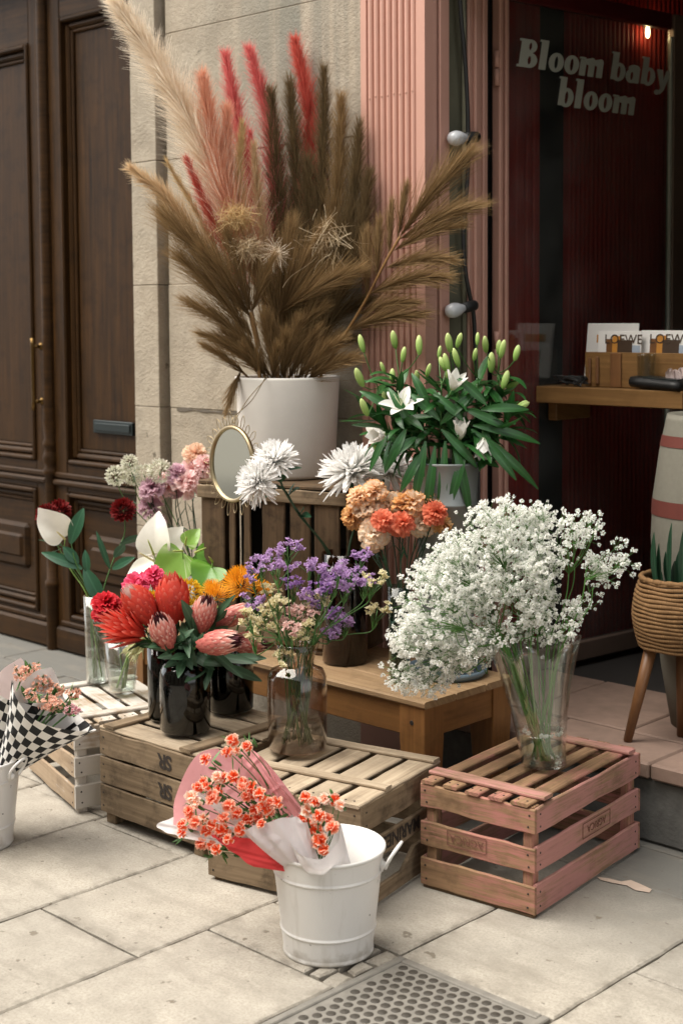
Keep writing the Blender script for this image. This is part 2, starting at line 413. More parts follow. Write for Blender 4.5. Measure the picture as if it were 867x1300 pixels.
def rope():
    q = NT('woven rush').set(.8, 0, .3); w = q.attr('w').outputs['Vector']
    n = q.noise(q.scale(w, (160, 30, 1)), 1, 3); n2 = q.noise(q.coord(), 25, 3)
    q.col(q.mix(n2, q.ramp(n, [(.3, (.07, .032, .010)), (.7, (.29, .165, .07))]), (.17, .092, .038))); q.bump(n, .5, .004); return q.m
M['rush'] = rope()
M['cream'] = plain('cream canvas', (.17, .16, .13), .85, 0, .2, .1, 60, .2)  # cream lowered to carry the doorway shade, its red band likewise
M['redband'] = plain('brick red band', (.11, .022, .014), .8)
M['paperwhite'] = plain('white paper', (.80, .78, .755), .8, var=.03)
M['gold'] = plain('brass wire gold', (.36, .285, .175), .42, 1, .5, .12, 40)
mm = NT('mirror').set(.03, 1); mm.col((.62, .66, .62)); M['mirror'] = mm.m
M['stem'] = leafmat('green stem', (.055, .14, .03), .5, .1)
M['stemdark'] = leafmat('dark green stem', (.022, .055, .025), .55, .1)
M['stembright'] = leafmat('lime stem', (.17, .30, .06), .5, .15)
M['leaf'] = leafmat('dark glossy leaf', (.022, .092, .020), .36, .16)
M['leafblue'] = leafmat('blue green leaf', (.022, .085, .042), .42, .14)
M['leafgrey'] = leafmat('grey green protea leaf', (.035, .085, .04), .5, .12)
M['leafpale'] = leafmat('pale dry bract', (.38, .38, .20), .6, .25)
M['snake'] = leafmat('snake plant leaf', (.010, .038, .018), .4, .05)
M['bud'] = flower('lily bud', (.17, .33, .06), (.55, .64, .26), .4, .2, (.5, (.32, .48, .13)), var=.06)
M['lily'] = flower('white lily petal', (.55, .62, .33), (.88, .86, .82), .5, .3, (.3, (.85, .84, .79)), var=.05)
M['chrys'] = flower('white chrysanthemum', (.80, .82, .55), (.93, .92, .91), .6, .42, (.2, (.92, .91, .88)), var=.02)
M['anthw'] = NT('x').m
def anth(name, c, v):
    q = NT(name).set(.28, 0, .45, .15); w = q.attr('w').outputs['Vector']; t = q.attr('t').outputs['Fac']
    sx = q.new('ShaderNodeSeparateXYZ'); q.link(w, sx.inputs[0])
    ang = q.math('ARCTAN2', sx.outputs[0], sx.outputs[1]); ray_ = q.math('ABSOLUTE', q.math('SINE', q.math('MULTIPLY', ang, 4.5)))
    vein = q.math('MULTIPLY', q.ramp(ray_, [(0, 1.0), (.30, 0.0)]), .6)
    nz = q.noise(q.coord(), 55, 4)
    cc = q.mix(vein, q.mix(nz, c, tuple(x*.85 for x in c)), v); q.col(cc); q.translucent(cc, .3); q.bump(nz, .12, .003); return q.m
M['anthw'] = anth('white spathe', (.88, .85, .76), (.80, .77, .62))
M['anthg'] = anth('green spathe', (.27, .48, .09), (.72, .80, .50))
M['anthd'] = anth('deep green spathe', (.13, .32, .03), (.23, .43, .09))
M['spadix'] = flower('cream spadix', (.68, .55, .22), (.80, .72, .40), .6, .1)
M['yspadix'] = flower('green spadix', (.45, .55, .12), (.62, .66, .22), .6, .1)
M['protred'] = flower('red protea bract', (.52, .025, .018), (.86, .24, .18), .55, .3, (.8, (.80, .07, .04)), var=.18)
M['protpink'] = flower('pink protea bract', (.44, .07, .06), (.92, .70, .62), .55, .25, (.66, (.76, .25, .20)), var=.12)
M['protcore'] = flower('dark protea tuft', (.05, .015, .02), (.09, .02, .03), .8, .05)
M['protwhite'] = flower('silky white protea tuft', (.75, .30, .25), (.85, .68, .62), .7, .3)
M['hotpink'] = flower('hot pink petal', (.68, .03, .10), (.90, .13, .26), .6, .35, var=.06)
M['crimson'] = flower('crimson petal', (.42, .006, .012), (.66, .02, .035), .6, .3)
M['darkred'] = flower('dark red petal', (.055, .002, .002), (.20, .006, .006), .6, .2)
M['yellow'] = flower('yellow floret', (.62, .34, .015), (.88, .60, .03), .7, .3, var=.08)
M['orangepin'] = flower('orange pincushion', (.70, .36, .03), (.92, .42, .02), .6, .3, var=.08)
M['pinkcarn'] = flower('pale pink petal', (.86, .46, .45), (.94, .72, .70), .6, .45, var=.02)
M['peachcarn'] = flower('peach petal', (.88, .50, .32), (.94, .72, .55), .6, .45, var=.02)
M['mauve'] = flower('mauve petal', (.50, .26, .36), (.76, .52, .60), .65, .42, var=.03)
M['greywhite'] = flower('greenish white floret', (.50, .52, .36), (.82, .79, .70), .7, .38, var=.08)
M['orangecarn'] = flower('orange edged cream petal', (.90, .60, .36), (.90, .46, .17), .6, .45, (.82, (.95, .78, .60)), var=.02)
M['creamcarn'] = flower('cream petal with tan edge', (.88, .62, .40), (.90, .60, .36), .6, .45, (.8, (.95, .85, .72)), var=.02)
M['coralcarn'] = flower('coral petal', (.74, .15, .07), (.90, .28, .16), .6, .4, var=.08)
M['tancarn'] = flower('tawny petal', (.72, .33, .11), (.86, .48, .18), .6, .42, (.7, (.88, .60, .32)), var=.04)
M['minicarn'] = flower('orange red petal with cream rim', (.90, .08, .025), (.95, .78, .62), .6, .35, (.72, (.92, .14, .03)), var=.02)
M['minicarn2'] = flower('salmon petal', (.90, .13, .05), (.95, .60, .45), .6, .35, (.6, (.92, .20, .09)), var=.02)
M['peachfl'] = flower('pale salmon floret', (.80, .38, .25), (.92, .66, .54), .65, .4, var=.05)
M['pinkmix'] = flower('pink and white floret', (.60, .08, .16), (.90, .74, .72), .65, .4, var=.05)
M['statp'] = flower('lilac statice', (.36, .20, .44), (.66, .46, .74), .7, .4, var=.06)
M['statd'] = flower('violet statice', (.26, .12, .38), (.52, .31, .66), .7, .4, var=.06)
M['statc'] = flower('cream statice', (.66, .60, .32), (.90, .83, .60), .7, .4, var=.06)
M['statk'] = flower('rose statice', (.64, .34, .34), (.90, .70, .62), .7, .4, var=.06)
M['gyps'] = flower('white gypsophila', (.88, .90, .78), (.95, .95, .93), .7, .5, (.3, (.92, .92, .88)), var=.02)
M['tissue'] = NT('x2').m
def paper(name, c, tr=.35, rough=.7, checker=None):
    q = NT(name).set(rough, 0, .3)
    cc = q.mix(q.noise(q.coord(), 6, 3), tuple(x*.93 for x in c), c)
    if checker:
        ch = q.new('ShaderNodeTexChecker'); ch.inputs['Scale'].default_value = checker; q.link(q.attr('w').outputs['Vector'], ch.inputs['Vector'])
        cc = q.mix(ch.outputs['Fac'], cc, (.016, .016, .017))
    q.col(cc); q.translucent(cc, tr); q.bump(q.math('ADD', q.noise(q.coord(), 14, 3, .7), q.ramp(q.noise(q.coord(), 7, 2), [(.45, 0.0), (.5, 1.0), (.55, 0.0)])), .4, .012); return q.m
M['tissue'] = paper('white tissue', (.80, .78, .78), .4)
M['pinkpaper'] = paper('pink crepe paper', (.88, .42, .44), .5)
M['redpaper'] = paper('red crepe paper', (.62, .05, .05), .2)
M['palepink'] = paper('pale pink paper', (.80, .66, .64), .3)
M['check'] = paper('black and white checked paper', (.80, .78, .75), .08, checker=31.0)
def plume_mat(name, root, tip, tr=.3, var=.5):
    q = NT(name).set(.75, 0, .25); t = q.attr('t').outputs['Fac']; w = q.attr('w').outputs['Vector']
    sx = q.new('ShaderNodeSeparateXYZ'); q.link(w, sx.inputs[0])
    c = q.ramp(t, [(0, root), (1, tip)])
    c = q.mix(q.math('MULTIPLY', sx.outputs[2], var), c, tuple(x*.45 for x in root)); q.col(c); q.translucent(c, tr); return q.m
M['pl_cream'] = plume_mat('cream plume', (.80, .65, .47), (.95, .87, .75), .48, .12)
M['pl_tan'] = plume_mat('tan plume', (.50, .33, .17), (.80, .62, .40), .48, .12)
M['pl_gold'] = plume_mat('golden plume', (.52, .35, .15), (.80, .60, .33), .35)
M['pl_brown'] = plume_mat('brown plume', (.15, .088, .036), (.44, .29, .135), .3)
M['pl_dark'] = plume_mat('dark olive plume', (.08, .053, .023), (.24, .165, .08), .3)
M['pl_coral'] = plume_mat('dusty coral plume', (.62, .25, .15), (.88, .52, .37), .48, .12)
M['pl_red'] = plume_mat('red plume', (.46, .035, .03), (.74, .19, .14), .48, .12)
M['pl_pink'] = plume_mat('pinkish red plume', (.55, .06, .07), (.82, .27, .25), .48, .12)
M['pl_straw'] = plume_mat('straw', (.55, .40, .22), (.82, .68, .48), .3)
M['cane'] = wood('dry cane', (.15, .075, .022), (.36, .20, .075), .6, 3, grime=.2)
exec_after = []

# ================================================================== SETTING
def smooth(a, b, x):
    u = max(0, min(1, (x-a)/(b-a))); return u*u*(3-2*u)
def greyness(x, y): return max(smooth(3.15, 3.4, y), .5*smooth(2.55, 3.2, y)*smooth(-2.75, -2.1, x))  # grey border stone by the wall, plus painted crate shade on the right
def slab(mb, x0, x1, y0, y1, z=0.0, gap=.0032, th=.03, jag=.004):
    x0 += gap; x1 -= gap; y0 += gap; y1 -= gap; sd = R_.random()*40
    nx, ny = max(2, int((x1-x0)/.05)), max(2, int((y1-y0)/.05))
    def loop(d):
        a, b, c, e = x0+d, x1-d, y0+d, y1-d; o = []
        o += [(a+(b-a)*i/nx, c) for i in range(nx)] + [(b, c+(e-c)*i/ny) for i in range(ny)]
        o += [(b-(b-a)*i/nx, e) for i in range(nx)] + [(a, e-(e-c)*i/ny) for i in range(ny)]
        return o
    tilt = (U_(-.004, .004), U_(-.003, .003)); mx, my = (x0+x1)/2, (y0+y1)/2
    vs = []; ws = []; ts = []
    spec = [(0, -th, 0), (0, -.004, 0), (.005, 0, 0), (.05, 0, .05)]
    n = len(loop(0))
    for d, dz, t in spec:
        for (px_, py_) in loop(min(d, (x1-x0)*.3, (y1-y0)*.3)):
            jx = noise.noise(V((px_*14, py_*14, sd)))*jag*(1 if d < .04 else 0); jy = noise.noise(V((px_*14, py_*14, sd+9)))*jag*(1 if d < .04 else 0)
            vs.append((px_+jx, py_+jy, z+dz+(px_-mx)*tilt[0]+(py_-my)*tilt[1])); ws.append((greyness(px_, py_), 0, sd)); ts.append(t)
    fs = [(k*n+i, k*n+(i+1) % n, (k+1)*n+(i+1) % n, (k+1)*n+i) for k in range(3) for i in range(n)]
    # top grid fan to a centre so greyness interpolates
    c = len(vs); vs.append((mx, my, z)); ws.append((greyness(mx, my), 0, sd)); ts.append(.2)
    fs += [(3*n+i, 3*n+(i+1) % n, c) for i in range(n)]
    mb.add(vs, fs, 0, ts, ws)

gmb = MB(); S_ = 60
gmb.add([(-S_, -S_, -.016), (S_, -S_, -.016), (S_, S_, -.016), (-S_, S_, -.016)], [(0, 1, 2, 3)])
tag(gmb.build('ground', M['joint'], smooth=False), None, None, kind='structure')
pm = MB()
edges = [-9.6, -9.1, -8.6, -8.15, -7.7, -7.25, -6.8, -6.35, -5.9, -5.44, -4.98, -4.54, -4.09, -3.67, -3.22, -2.79, -2.322, -1.85, -1.4, -.95, -.5, 0, .5, 1.0, 1.5]
cross = {12: [2.66, 1.7], 13: [2.62, 1.9, 1.0], 14: [2.12, 2.98], 15: [2.345, 1.4], 16: [2.575, 1.97], 17: [2.9, 1.5]}
for i in range(len(edges)-1):
    ys = sorted(cross.get(i, [U_(1.2, 1.8), U_(2.2, 2.9)]))
    ys = [-1.2, -.3, .5] + ys + [3.36]
    for a, b in zip(ys, ys[1:]):
        if i == 16 and abs(a-1.97) < .01: continue              # the metal cover lies here
        if i == 15 and a == 2.345:                              # small worn setts between slab and cover
            slab(pm, edges[i], edges[i+1]-.105, a, 2.58); slab(pm, edges[i], edges[i+1], 2.58, b); yy = a
            while yy < 2.56:
                h_ = min(U_(.06, .10), 2.58-yy); xm = edges[i+1]-U_(.04, .065)
                slab(pm, edges[i+1]-.105, xm, yy, yy+h_, U_(-.007, -.001), .006, jag=.014); slab(pm, xm, edges[i+1], yy, yy+h_, U_(-.007, -.001), .006, jag=.014); yy += h_
            continue
        slab(pm, edges[i], edges[i+1], a, b)
x = -9.6
while x < 1.5:
    w_ = U_(.7, 1.1); slab(pm, x, x+w_, 3.36, 3.62); slab(pm, x+.2, x+w_+.2, 3.62, 3.93); x += w_
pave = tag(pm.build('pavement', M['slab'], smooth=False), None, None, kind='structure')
sp = MB()
pts = [(757, 1113), (772, 1115), (788, 1119), (800, 1117), (812, 1122), (827, 1129), (824, 1133), (806, 1130), (795, 1124), (778, 1121), (762, 1117)]
c3 = [G(x_, y_, .0035) for x_, y_ in pts]; cc = sum(c3, V())/len(c3)
sp.add(c3+[cc], [(i, (i+1) % len(c3), len(c3)) for i in range(len(c3))])
sp.build('paint_stain', M['stain'], parent=pave)

# drain / utility cover
cov = thing('utility_cover', 'square worn metal cover with rows of dark round dots set in the paving', 'drain cover', (-2.1, 2.27, 0))
cb = MB(); box(cb, (-2.308, 1.985, -.03), (-1.868, 2.56, -.004), .004); cb.build('plate', M['iron'], cov, smooth=False)
cb = MB()
for lo, hi in (((-2.318, 1.972, -.03), (-2.296, 2.573, .001)), ((-1.880, 1.972, -.03), (-1.858, 2.573, .001)), ((-2.2955, 2.551, -.03), (-1.8805, 2.573, .001)), ((-2.2955, 1.972, -.03), (-1.8805, 1.994, .001))): box(cb, lo, hi, .003)
cb.build('frame', M['iron'], cov, smooth=False)
cb = MB(); k = 0; y = 2.02
while y < 2.535:
    x = -2.272 + (.016 if k % 2 else 0)
    while x < -1.895:
        lathe(cb, [(.0122, -.006), (.0122, -.0036), (.0114, -.0030), (0.0005, -.0030)], (x, y, 0), 12); x += .0325
    y += .0285; k += 1
cb.build('studs', M['iron_dark'], cov, smooth=True)

# ---------------------------------------------------------------- stone building with wooden double door
WALL_Y = 3.73
bld = thing('stone_building', 'weathered limestone house front with a dark panelled double door', 'building', (-4.4, WALL_Y, 0))
zs = [WY(230, y_, WALL_Y).z for y_ in (518, 361, 201)]
hh = (zs[2]-zs[0])/2
zc = sorted([zs[0]-2*hh-.05, zs[0]-hh] + zs + [zs[2]+hh*k for k in range(1, 11)]); zc = [0.0] + [z for z in zc if z > .25]
wm = MB()
def block(x0, x1, y0, y1, z0, z1, g=.0012): box(wm, (x0+g, y0, z0+g), (x1-g, y1, z1-g), .0022)
for k in range(len(zc)-1):
    z0, z1 = zc[k], zc[k+1]
    xs = [-4.634, -3.50]
    for a, b in zip(xs, xs[1:]): block(a, b, WALL_Y+U_(-.0015, .0015), 4.1, z0, z1)
    block(-4.835, -4.667, 3.70, 4.1, z0, z1)
    xs = [-9.6, -8.8, -8.0, -7.3]
    for a, b in zip(xs, xs[1:]): block(a, b, WALL_Y, 4.1, z0, z1)
    if z0 > 3.25:
        xs = [-7.3, -6.5, -5.6, -4.836]
        for a, b in zip(xs, xs[1:]): block(a, b, WALL_Y, 4.1, z0, z1)
        xs = [-3.5, -2.6, -1.7, -.8, 0.2, 1.4]
        for a, b in zip(xs, xs[1:]): block(a, b, WALL_Y, 4.1, z0, z1)
    else:
        block(-1.35, -.4, WALL_Y, 4.1, z0, z1); block(-.4, 1.4, WALL_Y, 4.1, z0, z1)
wm.build('wall', M['stone'], bld, smooth=False)
jm = MB(); box(jm, (-4.6665, 3.768, 0), (-4.6345, 4.08, 8), .001); jm.build('shadow_groove', M['joint'], bld, smooth=False)
jm = MB(); box(jm, (-4.62, 3.7325, .0), (-3.502, 4.05, 8), .001)
jm.build('mortar', M['stonejoint'], bld, smooth=False)
# slim crack in the course joint behind the mirror
cm = MB(); plank(cm, WY(225, 519, WALL_Y-.001), WY(302, 525, WALL_Y-.001), V((0, 0, .012)), V((0, .003, 0)), 14, .004, c=.0005)
cm.build('open_joint', M['joint'], bld, smooth=False)

DY = 3.885
dm = MB(); mt = M['door']
def dbox(x0, x1, z0, z1, yf, c=.004): box(dm, (x0, yf, z0), (x1, 3.96, z1), c)
def leaf_panels(x0, x1, tall0, tall1, low0, low1, top):
    st = .095
    dbox(x0, x0+st, .0, top, DY); dbox(x1-st, x1, .0, top, DY)
    for a, b in ((0, low0), (low1, tall0), (tall1, top)): dbox(x0+st+.0006, x1-st-.0006, a, b, DY+.0015)
    a, b = x0+st, x1-st
    for z0, z1, lower in ((tall0, tall1, 0), (low0, low1, 1)):
        # nested mouldings
        for ins, w_, yf, c in ((.0, .022, DY-.014, .007), (.024, .03, DY+.012, .010), (.056, .018, DY+.022, .006)):
            u0, u1, v0, v1 = a+ins, b-ins, z0+ins, z1-ins
            dbox(u0+.0004, u0+w_, v0, v1, yf, c); dbox(u1-w_, u1-.0004, v0, v1, yf, c)
            dbox(u0+w_+.0004, u1-w_-.0004, v0+.0004, v0+w_, yf+.0007, c); dbox(u0+w_+.0004, u1-w_-.0004, v1-w_, v1-.0004, yf+.0007, c)
        i = .076
        dbox(a+i, b-i, z0+i, z1-i, DY+.036, .002)
        if lower:
            dbox(a+i+.05, b-i-.05, z0+.19, z1-.19, DY+.016, .018); dbox(a+i+.085, b-i-.085, z0+.245, z1-.245, DY+.004, .012)
leaf_panels(-5.700, -4.842, .905, 2.98, .165, .77, 3.25)
leaf_panels(-6.62, -5.762, .905, 2.90, .165, .77, 3.25)
leaf_panels(-7.3, -6.63, .905, 2.90, .165, .77, 3.25)
# rail mouldings and plinths
for x0, x1 in ((-5.700, -4.842), (-6.62, -5.762)):
    dbox(x0, x1, .80, .828, DY-.022, .008); dbox(x0, x1, .835, .862, DY-.012, .006)
    dbox(x0, x1, .004, .12, DY-.02, .012); dbox(x0+.03, x1-.03, .125, .15, DY-.010, .006)
door = dm.build('door', mt, bld, smooth=False)
am = MB()
lathe(am, [(.036, .0), (.036, .30), (.04, .305), (.04, .33), (.030, .34), (.030, .84), (.040, .85), (.040, .87), (.028, .885), (.037, .91), (.040, .93), (.032, .95), (.028, .97), (.038, .985), (.038, 1.0), (.03, 1.02), (.036, 1.10), (.030, 1.2), (.030, 3.2)], (-5.731, DY-.004, 0), 20)
am.build('astragal', mt, door)
hm = MB(); h0, h1 = WY(42, 440, DY-.06), WY(43, 510, DY-.06)
h1.x = h0.x
tube(hm, [h0+V((0, 0, .04)), h0, (h0+h1)/2, h1, h1-V((0, 0, .04))], lambda u: .010 if .12 < u < .88 else .013, 10)
for q in (h0, h1):
    tube(hm, [q, q+V((0, .062, 0))], .009, 10); lathe(hm, [(.018, 0), (.02, .012), (.012, .02), (.001, .024)], q+V((0, .056, 0)), 14, axis=(0, -1, 0))
hm.build('handle', M['brass'], door)
mm_ = MB(); a, b = WY(123, 535, DY+.03), WY(170, 550, DY+.03)
box(mm_, (a.x-.012, DY+.018, b.z-.012), (b.x+.006, DY+.034, a.z+.008), .003); box(mm_, (a.x+.004, DY+.012, b.z), (b.x-.008, DY+.0175, a.z-.004), .004)
mm_.build('mail_slot', M['slotmetal'], door, smooth=False)

# ---------------------------------------------------------------- shop front
shop = thing('shop_front', 'pink painted shop doorway with reeded pilaster and glass door standing open', 'shop front', (-3.2, 3.73, 0))
JX = -3.2
px0, px1 = -3.498, JX
pl = MB(); YF = 3.692
prof = [(px0, 3.80), (px0, YF), (px0+.026, YF)]
n = 8; a, b = px0+.028, px1-.042; w_ = (b-a)/n
for i in range(n):
    x0 = a+i*w_
    prof.append((x0+.0005, YF+.014))
    for k in range(9):
        an = PI*k/8; prof.append((x0+w_/2-math.cos(an)*(w_/2-.0035), YF+.008-math.sin(an)*.009))
    prof.append((x0+w_-.0005, YF+.014))
prof += [(b+.002, YF), (px1, YF), (px1, 3.738)]
vs = []; N = len(prof)
for z in (.0, 3.25): vs += [(x, y, z) for x, y in prof]
pl.add(vs, [(i, i+1, N+i+1, N+i) for i in range(N-1)])
box(pl, (px0-.01, YF-.014, 0), (px1+.006, 3.74, .16), .006)
for z in (.62, 1.62, 2.36):                       # screw heads
    for i in range(n): lathe(pl, [(.004, 0), (.003, .002), (.0005, .0022)], (a+(i+.5)*w_, YF-.001, z+U_(-.003, .003)), 8, axis=(0, -1, 0))
o = pl.build('pilaster', M['pink'], shop, smooth=False)
jb = MB()
box(jb, (JX-.05, 3.739, 0), (JX-.0, 3.755, 3.25), .001); box(jb, (JX-.05, 3.768, 0), (JX+.004, 3.818, 3.25), .003)
jb.build('pilaster_return', M['pink'], shop, smooth=False)
jb = MB(); box(jb, (JX-.06, 3.756, 0), (JX-.03, 3.767, 3.25), .001); box(jb, (JX-.06, 4.02, 0), (JX-.03, 4.075, 3.25), .001)
jb.build('groove', M['blackgap'], shop, smooth=False)
jb = MB(); box(jb, (JX-.05, 3.819, 0), (JX-.012, 3.918, 3.25), .001); jb.build('plaster_strip', M['render_grey'], shop, smooth=False)
jb = MB(); tube(jb, [(JX-.003, 3.905, 0), (JX-.003, 3.905, 3.25)], .009, 8); jb.build('conduit', M['render_grey'], shop)
fr = MB()
for y0, y1, dx in ((3.919, 3.945, .006), (3.9455, 3.972, .016), (3.9725, 3.992, .008), (3.9925, 4.019, .014)): box(fr, (JX-.04, y0, 0), (JX+dx, y1, 3.25), .005)
fr.build('door_frame', M['pink'], shop, smooth=False)
# lintel, recess ceiling, right jamb, room
rm = MB()
box(rm, (-3.2, 3.74, 2.80), (-1.352, 4.1, 3.249), .004)
box(rm, (-1.75, 3.76, 0), (-1.352, 4.35, 2.799), .004)
rm.build('recess_lining', M['render_grey'], shop, smooth=False)
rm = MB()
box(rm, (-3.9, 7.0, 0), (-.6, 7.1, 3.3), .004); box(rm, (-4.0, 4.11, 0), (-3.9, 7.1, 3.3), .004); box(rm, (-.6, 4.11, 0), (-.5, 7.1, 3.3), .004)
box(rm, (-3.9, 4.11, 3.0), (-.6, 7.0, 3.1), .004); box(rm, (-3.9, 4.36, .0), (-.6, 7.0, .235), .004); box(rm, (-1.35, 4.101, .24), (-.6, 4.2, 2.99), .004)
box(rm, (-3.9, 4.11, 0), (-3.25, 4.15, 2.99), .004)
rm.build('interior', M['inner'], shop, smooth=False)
# hinged glass door swung into the shop
HP = V((JX+.0, 4.078, 0)); DD = V((.12, .993, 0)).normalized(); DN = V((DD.y, -DD.x, 0))
def DP(L, z, off=0.0): q = HP+DD*L+DN*off; return V((q.x, q.y, z))
def DL(x, y, off=0.0):
    d = ray(x, y); p0 = HP+DN*off; t = (p0-CO).dot(DN)/d.dot(DN); q = CO+d*t
    return (q-HP).dot(DD), q.z
DM = Matrix((DD, DN, V((0, 0, 1)))).transposed().to_4x4(); DM.translation = HP
Ls = DL(645, 300)[0]; Le = DL(846, 300)[0]
gd = MB()
for u0, u1, o_ in ((0, .3, .022), (.31, .48, .010), (.49, .74, .020), (.75, 1, .006)): box(gd, (Ls*u0, -.02, .262), (Ls*u1-.0005, o_, 2.79), .004, M=DM)
gdoor = gd.build('glass_door', M['pink'], shop, smooth=False)
gd = MB(); box(gd, (Le+.014, -.02, .262), (Le+.16, .018, 2.79), .004, M=DM); gd.build('stile', M['brownrib'], gdoor, smooth=False)
gd = MB(); box(gd, (Le+.001, -.006, .34), (Le+.0135, .012, 2.70), .002, M=DM); gd.build('glass_edge', M['dooredge'], gdoor, smooth=False)
gd = MB(); box(gd, (Ls+.001, -.018, .262), (Le+.013, .020, .335), .004, M=DM); gd.build('bottom_rail', M['brownrib'], gdoor, smooth=False)
zt = DL(720, 14)[1]
gd = MB(); box(gd, (Ls+.001, -.018, zt), (Le+.0005, .016, 2.79), .004, M=DM); gd.build('top_rail', M['railred'], gdoor, smooth=False)
gd = MB(); box(gd, (Ls+.0005, -.003, .336), (Le, .003, zt-.001), .0005, M=DM); gd.build('pane', M['pane'], gdoor, smooth=False)
for y0, y1 in ((64, 85), (86.5, 108)):
    for yo in (0, 357):
        (l0, z0), (l1, z1) = DL(618, y0+yo), DL(618, y1+yo)
        hg = MB(); tube(hg, [DP(-.005, z0, .012), DP(-.005, z1, .012)], .0105, 10); hg.build('hinge', M['pink'], gdoor)
# red reeded wall panel behind the open door
OFF = -.10
rp = MB()
def strip(xa, xb, depth_, mi, c=.003):
    a, b = DL(xa, 300, OFF)[0], DL(xb, 300, OFF)[0]; box(rp, (a, OFF-.05, .24), (b-.0006, OFF+depth_, 2.99), c, mi, DM)
x = 640
while x < 682:
    w_ = R_.choice([5, 7, 11]); strip(x, min(683, x+w_), U_(0, .02), 0, .005); x += w_
strip(683, 720, -.02, 1)
x = 720
while x < 884:
    strip(x, x+3.1, .006, 0, .004); strip(x+3.1, x+5.6, -.006, 1, .001); x += 5.6
rp.build('reeded_panel', [M['redrib'], M['black']], shop, smooth=False)

# fat slanted lettering on the door pane
def fat_text(txt, p0, p1, ptop):
    (l0, z0), (l1, z1) = DL(*p0, .005), DL(*p1, .005); zt_ = DL(*ptop, .005)[1]
    H = zt_-z0; xh = H*.66; mbx = MB(); SL = .13; cnt = [0]
    def P(x, y): return V((x+SL*y, y, 0))
    pieces = []
    def poly(p, hole=None):
        pieces.append((p, hole))
    def ell(cx, cy, rx, ry, n=28, a0=0, a1=2*PI): return [(cx+rx*math.cos(a0+(a1-a0)*i/n), cy+ry*math.sin(a0+(a1-a0)*i/n)) for i in range(n)]
    def ring(cx, cy, rx, ry, ix, iy): pieces.append((ell(cx, cy, rx, ry), ell(cx, cy, ix, iy)))
    def bar(x0, x1, y0, y1, r=.02):
        r *= H; o = []
        for (cx, cy, a) in ((x1-r, y1-r, 0), (x0+r, y1-r, PI/2), (x0+r, y0+r, PI), (x1-r, y0+r, 1.5*PI)):
            o += [(cx+r*math.cos(a+PI/2*i/4), cy+r*math.sin(a+PI/2*i/4)) for i in range(5)]
        poly(o)
    x = 0.0; h = H; s = .235*H
    for ch in txt:
        if ch == 'B':
            bar(x+.04*h, x+.04*h+s*1.05, 0, h); bar(x-.03*h, x+.3*h, 0, .09*h); bar(x-.03*h, x+.3*h, .91*h, h)
            ring(x+.36*h, .27*h, .26*h, .275*h, .05*h, .15*h); ring(x+.34*h, .76*h, .22*h, .245*h, .045*h, .13*h); x += .66*h
        elif ch == 'l':
            bar(x+.03*h, x+.03*h+s, 0, h*1.06); bar(x-.03*h, x+.2*h, .98*h, 1.06*h); x += .335*h
        elif ch == 'o':
            ring(x+.255*h, xh/2, .255*h, xh*.53, .055*h, xh*.33); x += .53*h
        elif ch == 'b':
            bar(x+.03*h, x+.03*h+s*.95, .03*h, h*1.06); bar(x-.03*h, x+.2*h, .98*h, 1.06*h)
            ring(x+.30*h, xh/2, .25*h, xh*.53, .055*h, xh*.34); x += .575*h
        elif ch == 'a':
            ring(x+.23*h, xh*.40, .23*h, xh*.42, .05*h, xh*.24); bar(x+.29*h, x+.29*h+s*.95, 0, xh*.86, .03); 
            poly(ell(x+.29*h, xh*.82, .22*h, xh*.22)); x += .56*h
        elif ch == 'm':
            for i in range(3):
                bar(x+.02*h+i*.30*h, x+.02*h+i*.30*h+s*.92, 0, xh*.9, .03); 
                if i: poly([(x+.1*h+(i-1)*.30*h, xh*.74), (x+.16*h+(i-1)*.30*h, xh*.93)]+[(x+.02*h+i*.30*h+s*.46+math.cos(a)*s*.46, xh*.86+math.sin(a)*xh*.2) for a in (2.2, 1.8, 1.3, .8, .3, 0)]+[(x+.02*h+i*.30*h+s*.9, xh*.6), (x+.02*h+i*.30*h+.02*h, xh*.6)][::1])
            bar(x-.03*h, x+.2*h, xh*.92, xh*1.03); x += .91*h
        elif ch == 'y':
            poly([(x, xh), (x+.23*h, xh), (x+.33*h, .1*h), (x+.22*h, -.05*h)]); poly([(x+.56*h, xh), (x+.38*h, xh), (x+.24*h, .0), (x+.12*h, -.22*h), (x+.22*h, -.30*h), (x+.36*h, -.12*h)])
            poly(ell(x+.10*h, -.22*h, .1*h, .1*h, 16)); x += .55*h
        elif ch == ' ': x += .2*h
    wid = x; k = (l1-l0)/wid
    for i, (p, hole) in enumerate(pieces):
        e = .0052 + .00018*(i % 9)
        def W3(q): return DP(l0+(q[0]+SL*q[1])*k, z0+(z1-z0)*(q[0]*k/(l1-l0))+q[1], e)
        if hole:
            n = len(p); vs = [W3(q) for q in p]+[W3(q) for q in hole]
            mbx.add(vs, [(i_, (i_+1) % n, n+(i_+1) % n, n+i_) for i_ in range(n)])
        else:
            n = len(p); cx = sum(q[0] for q in p)/n; cy = sum(q[1] for q in p)/n
            mbx.add([W3(q) for q in p]+[W3((cx, cy))], [(i_, (i_+1) % n, n) for i_ in range(n)])
    return mbx
fat_text('Bloom baby', (656, 84), (848, 112), (660, 48)).build('lettering', M['letter'], gdoor, smooth=False)
fat_text('bloom', (706, 134), (806, 147), (712, 99)).build('lettering', M['letter'], gdoor, smooth=False)

